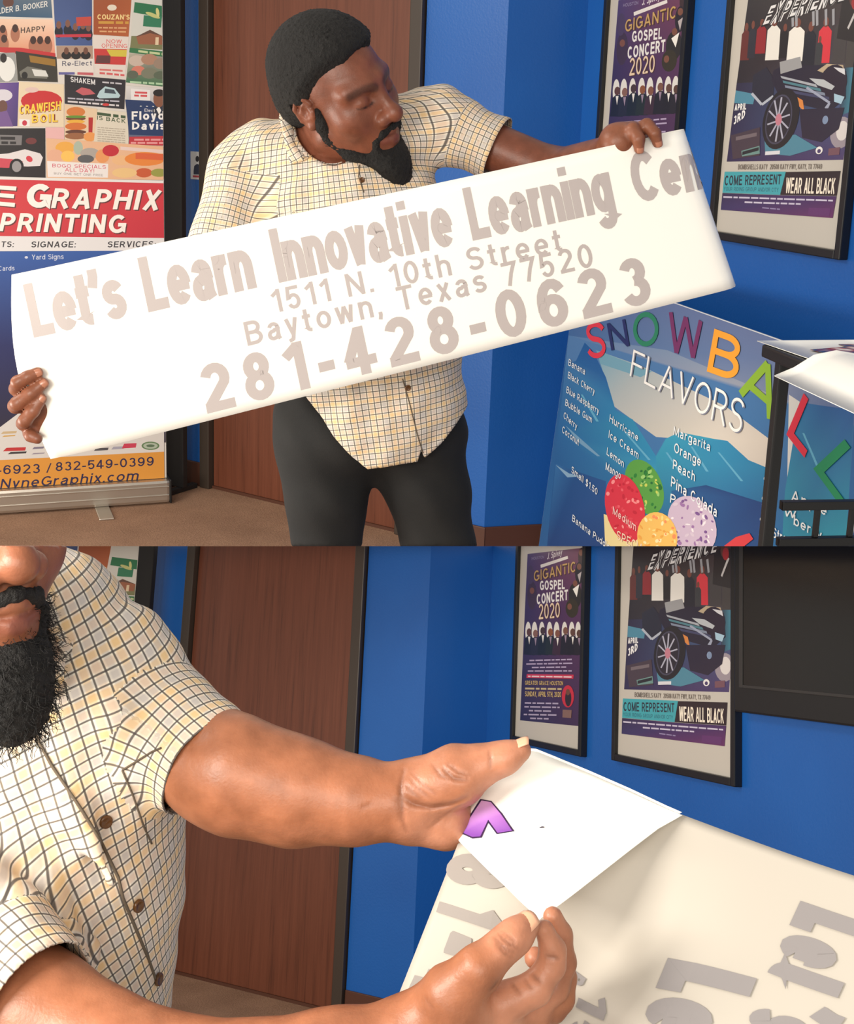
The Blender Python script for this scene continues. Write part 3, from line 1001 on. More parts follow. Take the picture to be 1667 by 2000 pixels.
    P([(330, 922), (464, 922), (464, 1010), (330, 1000)], c(226, 176, 172))
    P([(466, 540), (908, 578), (898, 790), (468, 750)], c(40, 36, 42))
    a.t('SHAKEM', 510, 592, 688, 614, 38, c(220, 216, 214), 0.01)
    a.bars(740, 600, 880, 612, 14, c(190, 186, 190))
    P([(545, 660), (590, 632), (650, 645), (690, 680), (600, 690)], c(190, 90, 96))
    P([(700, 700), (720, 660), (760, 625), (830, 640), (870, 690), (860, 708), (720, 712)], c(176, 200, 204))
    P([(760, 640), (825, 650), (840, 680), (755, 672)], c(60, 70, 80))
    a.bars(490, 716, 880, 740, 13, c(180, 176, 186))
    a.bars(490, 740, 860, 770, 15, c(214, 206, 206))
    a.ell(765, 757, 26, 10, c(200, 60, 60))
    P([(466, 755), (702, 788), (694, 1032), (468, 1010)], c(222, 194, 160))
    for y, rx, ry, cl in ((810, 68, 36, c(206, 120, 56)), (858, 72, 16, c(110, 60, 40)), (845, 74, 10, c(96, 140, 50)), (880, 66, 14, c(226, 170, 60)),
                          (915, 78, 28, c(206, 112, 50)), (955, 76, 16, c(96, 56, 40)), (985, 80, 24, c(150, 96, 60))):
        a.ell(548, y, rx, ry, cl)
    P([(640, 850), (672, 850), (668, 960), (640, 960)], c(176, 40, 40))
    a.ell(650, 990, 46, 34, c(226, 150, 80))
    P([(704, 790), (947, 815), (928, 1042), (678, 1030)], c(216, 206, 186))
    a.bars(702, 832, 908, 858, 26, c(64, 84, 56))
    a.t('IS BACK', 702, 866, 908, 892, 30, c(64, 84, 56), 0.01)
    for i in range(7):
        a.bars(705, 925 + 16 * i, 905, 940 + 16 * i, 8, c(176, 164, 146))
    P([(908, 620), (1212, 640), (1210, 1055), (932, 1042)], None, [c(214, 210, 204), c(206, 200, 196), c(30, 50, 92), c(36, 56, 100)])
    P([(905, 720), (1090, 730), (1212, 800), (1210, 985), (935, 975)], c(34, 54, 96))
    P([(945, 640), (1085, 652), (1085, 728), (948, 722)], c(226, 222, 218))
    a.bars(975, 676, 1075, 680, 18, c(206, 80, 84))
    a.bars(970, 698, 1075, 702, 18, c(206, 80, 84))
    P([(1100, 800), (1125, 765), (1200, 755), (1212, 760), (1212, 860), (1120, 850)], c(40, 46, 62))
    P([(1130, 790), (1150, 768), (1165, 800), (1150, 830)], WHITE)
    a.ell(1150, 715, 42, 62, c(132, 84, 62))
    a.ell(1150, 672, 44, 26, c(34, 26, 24))
    a.t('* * *', 1010, 778, 1115, 780, 14, WHITE)
    a.t('Elect', 1045, 808, 1120, 812, 22, c(226, 222, 220))
    a.t('Floyd', 952, 868, 1188, 866, 62, c(236, 232, 228), 0.02)
    a.t('Davis', 955, 938, 1195, 938, 58, c(236, 232, 228), 0.02)
    P([(935, 990), (1210, 985), (1210, 1055), (932, 1044)], c(186, 48, 56))
    a.bars(970, 1018, 1200, 1018, 17, c(226, 150, 150))
    a.bars(945, 1040, 1206, 1042, 17, c(226, 150, 150))
    P([(-60, 930), (326, 928), (328, 1288), (-60, 1272)], c(36, 32, 34))
    P([(-40, 975), (160, 980), (155, 1050), (-40, 1050)], c(120, 116, 116))
    a.bars(2, 1010, 150, 1012, 26, c(40, 36, 38))
    a.bars(10, 1042, 145, 1044, 24, c(40, 36, 38))
    P([(-60, 1190), (-60, 1120), (60, 1110), (180, 1080), (290, 1110), (310, 1140), (290, 1200), (200, 1205), (100, 1200)], c(222, 214, 212))
    P([(-60, 1140), (80, 1150), (170, 1170), (60, 1215), (-60, 1210)], c(200, 70, 84))
    a.ell(120, 1205, 52, 58, c(26, 24, 26))
    a.ell(120, 1205, 34, 40, c(150, 146, 146))
    a.ell(212, 1150, 26, 20, c(206, 60, 72), 40)
    a.ell(225, 1020, 40, 24, c(110, 50, 50))
    P([(334, 1000), (1207, 1060), (1207, 1302), (338, 1292)], c(226, 178, 140))
    for x, y, rx, ry, cl in ((470, 1070, 70, 46, c(230, 166, 70)), (400, 1130, 60, 50, c(224, 170, 140)), (490, 1130, 50, 40, c(240, 190, 90)),
                             (565, 1070, 34, 50, c(170, 180, 160)), (650, 1110, 70, 40, c(170, 160, 150)), (620, 1150, 60, 30, c(90, 90, 92)),
                             (740, 1130, 50, 50, c(226, 150, 90)), (800, 1090, 60, 42, c(190, 40, 52)), (880, 1160, 70, 36, c(230, 180, 130)),
                             (1050, 1150, 150, 50, c(226, 132, 56)), (1040, 1250, 60, 34, c(196, 90, 50)), (1150, 1250, 60, 30, c(150, 150, 70)), (900, 1250, 90, 36, c(230, 190, 130))):
        a.ell(x, y, rx, ry, cl)
    P([(870, 1060), (1200, 1085), (1200, 1110), (870, 1085)], c(226, 200, 190))
    P([(980, 1105), (1180, 1115), (1180, 1160), (980, 1150)], c(214, 96, 54))
    P([(340, 1165), (782, 1185), (780, 1285), (345, 1280)], c(232, 224, 218))
    a.t('BOGO SPECIALS', 378, 1210, 765, 1222, 26, c(206, 72, 96), 0.0)
    a.t('ALL DAY!', 470, 1240, 680, 1250, 26, c(206, 72, 96), 0.0)
    a.t('BUY ONE GET ONE FREE', 390, 1262, 745, 1276, 16, c(140, 130, 128))
    # big red band
    P([(-700, 1260), (1214, 1308), (1214, 1326), (-700, 1282)], c(226, 222, 216))
    a.poly([(-700, 1282), (1214, 1326), (1214, 1722), (-700, 1708)], None, [c(206, 52, 62), c(206, 58, 66), c(196, 50, 64), c(206, 62, 66)])
    for d, cl in ((8, c(96, 52, 50)), (0, c(246, 238, 228))):
        a.tq('E', (-60 + d, 1482 + d), (105 + d, 1498 + d), (125 + d, 1350 + d), (-40 + d, 1340 + d), cl, 0.02, 0.0)
        a.tq('G', (185 + d, 1500 + d), (365 + d, 1508 + d), (385 + d, 1334 + d), (205 + d, 1326 + d), cl, 0.03, 0.0)
        a.tq('RAPHIX', (368 + d, 1505 + d), (1140 + d, 1520 + d), (1172 + d, 1378 + d), (398 + d, 1362 + d), cl, 0.02, 0.0)
        a.tq('PRINTING', (-10 + d, 1672 + d), (905 + d, 1688 + d), (920 + d, 1554 + d), (20 + d, 1540 + d), cl, 0.02, 0.0)
    P([(-700, 1700), (1214, 1722), (1214, 1812), (-700, 1820)], c(226, 222, 220))
    a.t('PRODUCTS:', -260, 1788, 102, 1788, 42, c(60, 58, 62), 0.012, 0.15)
    a.t('SIGNAGE:', 226, 1790, 550, 1790, 44, c(60, 58, 62), 0.012, 0.15)
    a.t('SERVICES:', 778, 1790, 1128, 1788, 44, c(60, 58, 62), 0.012, 0.15)
    a.poly([(-700, 1822), (1214, 1812), (1214, 2500), (-700, 2500)], None, [c(54, 92, 164), c(52, 90, 160), c(40, 46, 96), c(40, 46, 96)])
    a.poly([(-700, 2500), (1214, 2500), (1214, 3200), (-700, 3200)], None, [c(40, 46, 96), c(40, 46, 96), c(52, 46, 58), c(46, 40, 52)])
    a.ell(190, 1862, 12, 9, c(206, 210, 224))
    a.t('Yard Signs', 230, 1878, 460, 1874, 36, c(206, 210, 224))
    a.t('Cards', -12, 1960, 105, 1956, 34, c(206, 210, 224))
    k = 3.705 / 3.662

    def z2(x, y):
        return (x * k, (520 + y / 3.662) * 3.705)
    Q = lambda pts, cl: a.poly([z2(*p) for p in pts], cl)
    Q([(-600, 1500), (0, 1150), (140, 1045), (300, 980), (1172, 900), (1172, 1330), (-600, 1420)], c(212, 206, 200))
    for x, y, w, h, cl in ((60, 1190, 110, 18, c(196, 170, 130)), (60, 1215, 90, 10, c(200, 150, 60)), (100, 1310, 160, 26, c(186, 52, 54)), (120, 1335, 130, 16, c(60, 56, 58)),
                           (270, 1300, 80, 16, c(120, 112, 130)), (270, 1340, 90, 10, c(150, 140, 150)), (720, 1310, 100, 20, c(84, 80, 84)), (840, 1300, 90, 20, c(160, 156, 170)),
                           (920, 1285, 100, 34, c(196, 62, 84)), (150, 1100, 40, 40, c(150, 150, 150))):
        a.poly([z2(x - w / 2, y + h / 2), z2(x + w / 2, y + h / 2 - 6), z2(x + w / 2 + 6, y - h / 2 - 4), z2(x - w / 3, y - h / 2)], cl)
    for rx, ry, cl in ((64, 30, c(96, 124, 84)), (52, 22, c(170, 180, 160)), (30, 10, c(90, 110, 84))):
        a.ell(*z2(1075, 1283), rx * k, ry * k, cl)
    Q([(-600, 1425), (0, 1385), (1172, 1325), (1176, 1578), (0, 1642), (-600, 1680)], c(214, 146, 60))
    T = lambda s, x0, y0, x1, y1, h, sh=0.0: a.tq(s, z2(x0, y0), z2(x1, y1), z2(x1 + sh, y1 - h), z2(x0 + sh, y0 - h), c(44, 40, 74), 0.004)
    T('-6923', -20, 1489, 285, 1478, 66)
    T('/', 330, 1475, 358, 1472, 64, 10)
    T('832-549-0399', 398, 1465, 1098, 1424, 64)
    T('NyneGraphix.com', 0, 1590, 985, 1528, 70, 14)
    return a


ARTB = art_banner()


def banner_stand(room, w, label, shift, dz):
    t = thing(room, 'rollup_banner_stand', w.pt(0.25, 0, 0), label, 'banner stand')
    e0, e1 = -0.26, w.L
    put(room, 'printed_panel', w.box('printed_panel', e0 + 0.01, e1 + 0.004, 0.1, 2.06, 0.0, 0.0008 + 0.018), mat('white_banner_vinyl', c(214, 208, 200), 0.45), t)

    def place(uv, off):
        s = np.clip(uv[:, 0] + shift, e0 + 0.012, e1 + 0.002)
        return w.p0 + s[:, None] * w.e + (0.0192 + off) * w.n + np.clip(uv[:, 1] + dz, 0.1, 2.05)[:, None] * np.array([0, 0, 1.0])
    put(room, 'artwork', ARTB.mesh('artwork', place), PRINT, t)
    o = put(room, 'cassette', w.box('cassette', e0, e1 + 0.014, 0.006, 0.098, -0.05, 0.05, 0.012), ALU, t)
    if o:
        for z in (0.035, 0.07):
            put(room, 'cassette_rib', w.box('cassette_rib', e0 + 0.004, e1 + 0.01, z, z + 0.006, 0.048, 0.054, 0.002), ALU, o)
        put(room, 'end_cap', w.box('end_cap', e1 + 0.012, e1 + 0.02, 0.004, 0.1, -0.052, 0.052, 0.003), BLACKM, t)
    for s in (-0.1, 0.345):
        put(room, 'swivel_foot', w.box('swivel_foot', s, s + 0.055, 0.0, 0.007, -0.2, 0.2, 0.003), ALU, t)
    put(room, 'top_rail', w.box('top_rail', e0, e1 + 0.012, 2.05, 2.085, -0.006, 0.026, 0.004), ALU, t)
    put(room, 'support_pole', tube_me('support_pole', [w.pt(0.2, 0.05, -0.02), w.pt(0.2, 2.06, -0.02)], 0.009, 10), ALU, t)


banner_stand(UP, BU, 'tall printing company roll-up banner covered in flyers, standing at left of upper picture', 0.0, 0.0)
banner_stand(LOW, BL, 'flyer covered roll-up banner just showing over the shoulder, lower picture', -0.03, -0.13)

# tall dark strip standing upright behind each banner
for room, w, x0, x1, lab in ((UP, BU, 318, 357, 'tall charcoal strip standing upright behind the banner edge, upper picture'),
                             (LOW, BL, 258, 288, 'tall charcoal strip standing behind the banner edge, lower picture')):
    pr = DU if room is UP else DL
    y = 500 if room is UP else 1250
    a0, a1 = pr.sz(x0, y, 0.12)[0], pr.sz(x1, y, 0.12)[0]
    t = thing(room, 'dark_strip', pr.pt((a0 + a1) / 2, 0, 0.12), lab, 'panel')
    put(room, 'board', pr.box('board', a0 - 0.03, a1, 0.02, 2.2, 0.1, 0.125, 0.003), CHAR, t)
    for s in (a0 - 0.02, a1 - 0.04):
        put(room, 'foot', pr.box('foot', s, s + 0.03, 0.0, 0.02, 0.03, 0.22, 0.003), CHAR, t)

# small plate by the door, upper picture
s0, s1 = DU.sz(374, 325)[0], DU.sz(395, 325)[0]
t = thing(UP, 'wall_plate', DU.pt((s0 + s1) / 2, 1.25, 0), 'small pale wall plate with a dark figure, left of the door', 'wall plate')
put(UP, 'plate', DU.box('plate', s0, s1, 1.25, 1.358, 0.0, 0.007, 0.002), CARDW, t)
ap = Art(zoom_map(DU, 3.705, 0, 0, 0.007))
ap.poly([(1400, 1240), (1405, 1200), (1425, 1185), (1450, 1195), (1462, 1235), (1455, 1265), (1400, 1262)], c(38, 44, 66))
ap.ell(1427, 1150, 13, 22, c(40, 38, 44))
ap.poly([(1395, 1268), (1450, 1270), (1447, 1285), (1395, 1283)], c(170, 60, 70))
put(UP, 'figure', ap.mesh('figure', lambda uv, off: DU.p0 + uv[:, :1] * DU.e + (0.0072 + off) * DU.n + uv[:, 1:2] * np.array([0, 0, 1.0])), PRINT, t)

# ------------------------------------------------------------------ snowball board, upper picture (leans back towards the wall)
bl = UP.at(1118, 560, 4.15)                   # a point of the left edge
e = UP.at(1667, 700, 2.5)
dv = e - bl
dv[2] = 0
SB_e = dv / np.linalg.norm(dv)
nn = np.array([SB_e[1], -SB_e[0], 0.0])
if np.dot(CAM - bl, nn) < 0:
    nn = -nn
lean = 0.085
SB_u = np.array([0, 0, 1.0]) * math.cos(lean) - nn * math.sin(lean)
SB_n = np.cross(SB_e, SB_u)
if np.dot(SB_n, nn) < 0:
    SB_n = -SB_n
SB_0 = bl.copy()


def sb_uv(x, y):
    q = UP.plane(x, y, SB_0, SB_n)
    return np.array([np.dot(q - SB_0, SB_e), np.dot(q - SB_0, SB_u)])


def sb_pt(u, v, d=0.0):
    return SB_0 + SB_e * u + SB_u * v + SB_n * d


def art_snow():
    a = Art(lambda x, y: sb_uv(1040 + x / 2.6587, 560 + y / 2.6587))
    P = a.poly
    sky0, sky1, cream = c(74, 104, 158), c(92, 112, 152), c(190, 186, 178)
    wv, dp, lt = c(30, 98, 150), c(24, 62, 118), c(50, 142, 176)
    P([(-150, -60), (2000, -60), (2000, 1500), (-150, 1500)], c(40, 92, 146))
    P([(190, -60), (745, 90), (1667, 400), (1667, 720), (1240, 560), (700, 330), (180, 250)], None,
      [c(70, 100, 150), c(92, 110, 152), c(104, 118, 156), c(84, 110, 160), c(120, 132, 160), c(90, 116, 158), c(64, 100, 150)])
    P([(180, 250), (700, 330), (1240, 560), (1667, 720), (1667, 1400), (70, 1400)], None, [c(80, 120, 168), c(120, 140, 168), c(150, 154, 166), c(60, 110, 160), wv, wv])
    P([(330, 330), (560, 410), (1000, 620), (1240, 800), (1240, 960), (900, 800), (640, 780), (420, 620)], None,
      [c(110, 160, 180), c(160, 172, 176), c(196, 190, 182), c(206, 196, 184), c(200, 190, 180), c(204, 196, 184), c(190, 186, 176), c(170, 176, 176)])
    P([(330, 330), (620, 440), (560, 470), (350, 400)], c(110, 156, 176))
    P([(1330, 560), (1390, 600), (1385, 900), (1320, 1060)], c(206, 204, 200))
    # waves
    P([(175, 400), (225, 385), (270, 290), (310, 330), (380, 470), (430, 640), (520, 690), (640, 880), (690, 980), (700, 1200), (300, 1400), (70, 1400), (130, 760)], None,
      [c(60, 110, 160), c(36, 92, 150), c(30, 86, 146), c(30, 84, 146), c(34, 92, 150), c(42, 120, 166), c(44, 130, 168), c(40, 130, 170), lt, c(36, 110, 156), dp, dp, c(40, 96, 150)])
    P([(640, 880), (690, 790), (760, 755), (940, 790), (1010, 800), (1120, 900), (1240, 950), (1240, 1400), (650, 1400)], None,
      [c(48, 140, 170), c(52, 146, 176), c(54, 150, 180), c(50, 146, 176), c(44, 130, 170), c(40, 124, 166), c(40, 120, 164), dp, dp])
    P([(1310, 1060), (1385, 600), (1520, 620), (1667, 640), (1667, 1400), (1290, 1400)], None, [c(44, 130, 160), c(46, 110, 160), c(40, 92, 150), c(44, 90, 150), c(40, 140, 160), c(36, 130, 154)])
    P([(120, 920), (230, 960), (380, 1010), (400, 1400), (70, 1400)], None, [c(50, 104, 156), c(30, 74, 128), c(34, 78, 134), dp, dp])
    P([(120, 925), (190, 970), (260, 985), (180, 990)], c(130, 164, 190))
    P([(170, 720), (250, 790), (350, 880), (335, 880), (240, 810)], c(110, 150, 180))
    P([(720, 1060), (900, 1030), (1190, 1120), (1190, 1400), (760, 1400)], None, [c(36, 90, 140), c(26, 66, 118), c(24, 60, 116), c(28, 70, 124), c(30, 80, 130)])
    for x0, y0, x1, y1 in ((690, 860, 770, 980), (820, 830, 900, 960), (960, 860, 1080, 1010), (1400, 760, 1500, 1000), (480, 760, 600, 900), (250, 560, 330, 700)):
        P([(x0, y0), (x0 + 10, y0), (x1 + 14, y1), (x1, y1)], c(92, 160, 190))
    # snowballs
    rnd = random.Random(3)

    def ball(x, y, rx, ry, rot, base, spots):
        a.ell(x, y, rx, ry, base, rot, 28)
        r = math.radians(rot)
        for k in range(46):
            t, q = rnd.random() * 6.283, math.sqrt(rnd.random()) * 0.9
            u, v = rx * q * math.cos(t), ry * q * math.sin(t)
            a.ell(x + u * math.cos(r) - v * math.sin(r), y + u * math.sin(r) + v * math.cos(r), 6 + 9 * rnd.random(), 4 + 6 * rnd.random(), rnd.choice(spots), rnd.random() * 180, 7)
    ball(580, 1040, 92, 150, -22, c(84, 150, 64), (c(40, 120, 50), c(150, 196, 110), c(190, 200, 90), c(30, 104, 48)))
    P([(370, 1180), (560, 1250), (600, 1400), (380, 1400)], c(226, 208, 150))
    ball(480, 1150, 100, 180, -12, c(206, 50, 66), (c(226, 90, 100), c(186, 36, 54), c(214, 66, 80), c(236, 140, 140)))
    ball(830, 1240, 120, 160, -24, c(196, 176, 196), (c(232, 222, 226), c(150, 110, 160), c(206, 190, 204), c(120, 84, 140)))
    ball(650, 1300, 104, 130, -8, c(232, 184, 96), (c(240, 210, 130), c(226, 160, 70), c(240, 140, 90), c(244, 224, 170)))
    P([(1000, 1345), (1060, 1300), (1130, 1280), (1150, 1310), (1100, 1350), (1040, 1400), (1000, 1400)], c(206, 60, 66))
    # heading
    for s, BLq, BRq, up, cl, bd in (('S', (286, 372), (384, 372), (-6, -190), c(214, 54, 66), .004), ('N', (412, 332), (507, 308), (-24, -140), c(34, 42, 92), .004),
                                    ('O', (528, 316), (660, 306), (-6, -180), c(40, 124, 92), .004), ('W', (705, 335), (880, 385), (6, -205), c(112, 48, 96), .004),
                                    ('B', (908, 440), (1062, 496), (40, -222), c(236, 160, 48), .006), ('A', (1072, 548), (1248, 700), (66, -228), c(136, 176, 48), .006),
                                    ('L', (1322, 768), (1416, 888), (90, -215), c(206, 46, 66), .012), ('L', (1462, 945), (1604, 1140), (162, -152), c(24, 128, 84), .008)):
        TL = (BLq[0] + up[0], BLq[1] + up[1])
        TR = (BRq[0] + up[0], BRq[1] + up[1])
        a.tq(s, BLq, BRq, TR, TL, cl, bd)
    a.tq('FLAVORS', (514, 466), (1088, 776), (1116, 600), (534, 330), c(120, 124, 140), -.012)
    a.tq('FLAVORS', (508, 462), (1082, 770), (1110, 594), (528, 326), c(240, 238, 234), -.012)
    W_ = c(222, 226, 228)

    def row(s, x0, y0, x1, y1, h, cl=W_):
        a.tq(s, (x0, y0), (x1, y1), (x1 + 4, y1 - h), (x0 + 4, y0 - h), cl, 0.004)
    for s, x0, y0, x1, y1 in (('Banana', 188, 408, 274, 458), ('Black Cherry', 186, 474, 324, 562), ('Blue Raspberry', 178, 550, 346, 664), ('Bubble Gum', 172, 616, 310, 708),
                              ('Cherry', 164, 682, 232, 744), ('Coconut', 156, 756, 242, 826), ('Small $1.50', 204, 964, 338, 1084), ('Banana Pudding', 208, 1216, 420, 1385)):
        row(s, x0, y0, x1, y1, 34)
    for s, x0, y0, x1, y1, h in (('Hurricane', 402, 700, 550, 804, 38), ('Ice Cream', 398, 784, 552, 896, 40), ('Lemon', 388, 872, 476, 940, 38), ('Mango', 382, 950, 460, 1000, 38),
                                 ('Margarita', 735, 770, 925, 856, 46), ('Orange', 738, 858, 876, 934, 50), ('Peach', 732, 945, 846, 1012, 50), ('Pina Colada', 722, 1036, 960, 1198, 54),
                                 ('S', 1202, 1036, 1236, 1048, 56), ('S', 1192, 1140, 1226, 1156, 58), ('S', 1182, 1250, 1220, 1262, 60), ('T', 1176, 1336, 1216, 1350, 50),
                                 ('Apple', 1348, 1110, 1530, 1190, 56), ('berry', 1360, 1236, 1504, 1318, 52), ('Strawberry', 1250, 1300, 1440, 1400, 52), ('W', 1310, 1190, 1370, 1206, 40)):
        row(s, x0, y0, x1, y1, h)
    row('P', 718, 1120, 745, 1130, 46)
    row('Medium', 420, 1180, 540, 1270, 40, c(236, 196, 190))
    row('SPECIAL', 440, 1310, 600, 1400, 46, c(236, 206, 180))
    return a


v_top, v_bot = 0.06, -1.4
tu = [sb_uv(1320, 594), sb_uv(1533, 665)]
v_top = (tu[0][1] + tu[1][1]) / 2
zfoot = (0.0 - SB_0[2]) / SB_u[2]
t = thing(UP, 'flavor_board', sb_pt(0.7, zfoot), 'large blue wave printed board listing snowball flavors, leaning beside the poster wall', 'sign board')
uL = sb_uv(1110, 652)[0]
put(UP, 'board', box_me('board', sb_pt(uL, zfoot, -0.006), SB_e * 1.76, SB_n * 0.006, SB_u * (v_top - zfoot), 0.001), mat('white_corrugated_board', c(212, 214, 216), 0.4), t)
ARTS = art_snow()
put(UP, 'artwork', ARTS.mesh('artwork', lambda uv, off: SB_0 + np.clip(uv[:, :1], uL + .002, uL + 1.755) * SB_e + np.minimum(uv[:, 1:2], v_top - 0.002) * SB_u + (0.0003 + off) * SB_n), PRINT, t)

# ------------------------------------------------------------------ tall black metal table with papers, upper picture
TZ = 1.15
cn = UP.floor(1487, 672, TZ)                    # near left corner of the top
q = UP.floor(1667, 748, TZ)
tx = q - cn
tx[2] = 0
tx /= np.linalg.norm(tx)                        # towards the viewer, to the right
ty = np.array([-tx[1], tx[0], 0.0])             # away to the right
if ty[0] < 0:
    ty = -ty
zz = np.array([0, 0, 1.0])
t = thing(UP, 'bar_table', cn - zz * TZ + tx * 0.4 + ty * 0.3, 'tall black metal bar table with lattice side, at right edge of upper picture', 'table')
put(UP, 'tabletop', box_me('tabletop', cn - zz * 0.022, tx * 0.9, ty * 0.32, zz * 0.022, 0.004), BLACKM, t)
for a, b in ((0.014, 0.02), (0.84, 0.02), (0.03, 0.27), (0.84, 0.27)):
    put(UP, 'leg', box_me('leg', cn + tx * a + ty * b - zz * TZ, tx * 0.022, ty * 0.02, zz * (TZ - 0.022), 0.003), BLACKM, t)
for z in (0.862, 0.795):
    put(UP, 'rail', box_me('rail', cn + tx * 0.02 + ty * 0.05 - zz * (TZ - z), tx * 0.016, ty * 0.22, zz * 0.016, 0.002), BLACKM, t)
for k in range(1, 4):
    put(UP, 'lattice_bar', box_me('lattice_bar', cn + tx * 0.023 + ty * (0.05 + 0.065 * k) - zz * (TZ - 0.811), tx * 0.009, ty * 0.009, zz * 0.051, 0.001), BLACKM, t)


def sheet(name, pts, material, label, cat, art=None, th=0.0012, group=None, lift=0.0):
    """thin sheet lying on the table: pts = table coordinates (a,b,height)"""
    V = [cn + tx * p[0] + ty * p[1] + zz * (p[2] + lift) for p in pts]
    n = int(math.sqrt(len(V)))
    Fc = [(i * n + j, i * n + j + 1, (i + 1) * n + j + 1, (i + 1) * n + j) for i in range(n - 1) for j in range(n - 1)]
    me = to_me(name, V + [p - zz * th for p in V], Fc + [tuple(k + n * n for k in f[::-1]) for f in Fc] +
               [(a, b, b + n * n, a + n * n) for a, b in [(j, j + 1) for j in range(n - 1)] + [((n - 1) * n + j + 1, (n - 1) * n + j) for j in range(n - 1)] +
                [((i + 1) * n, i * n) for i in range(n - 1)] + [(i * n + n - 1, (i + 1) * n + n - 1) for i in range(n - 1)]])
    o = put(UP, name, me, material, None, True)
    return setp(o, label, cat, group)


def flat_sheet(a0, b0, w, h, rot, z, sag=0.0, n=5):
    out = []
    for i in range(n):
        for j in range(n):
            u, v = i / (n - 1) * w, j / (n - 1) * h
            a = a0 + u * math.cos(rot) - v * math.sin(rot)
            b = b0 + u * math.sin(rot) + v * math.cos(rot)
            over = max(0.0, -a, -b) * 0.15
            out.append((a, b, z - sag * over))
    return out


def b_flyer(nt, b):
    v = objco(nt)
    n = noise(nt, v, 22, 2)
    nt.links.new(ramp(nt, n, [(0.36, c(226, 216, 208)), (0.44, c(196, 150, 140)), (0.52, c(70, 96, 120)), (0.6, c(170, 60, 60)), (0.7, c(236, 230, 222))]), b.inputs['Base Color'])


FLY = mat('glossy_flyer_print', rough=0.3, build=b_flyer)
sheet('paper_sheet', flat_sheet(-0.02, 0.0, 0.3, 0.22, 0.1, 0.0025), PAPER, 'white paper sheet poking past the table corner, lowest of the pile', 'paper')
sheet('printed_flyer', flat_sheet(0.08, 0.05, 0.28, 0.22, 0.35, 0.0055), FLY, 'glossy multicoloured flyer lying on the black bar table', 'flyer')
sheet('printed_flyer', flat_sheet(0.02, 0.13, 0.3, 0.18, 0.1, 0.0045), FLY, 'second glossy flyer farther back on the bar table', 'flyer')
cur = []
for i in range(9):
    for j in range(9):
        a, b = 0.17 + 0.3 * i / 8, -0.085 + 0.36 * j / 8
        drop = max(0.0, 0.03 - b)
        cur.append((a, b + 0.3 * drop, 0.009 - 0.03 * min(1.0, drop / 0.1) ** 1.5 + 0.012 * math.exp(-((b - 0.04) / 0.05) ** 2)))
sheet('paper_sheet', cur, PAPER, 'large white paper curling over the near edge of the bar table', 'paper')

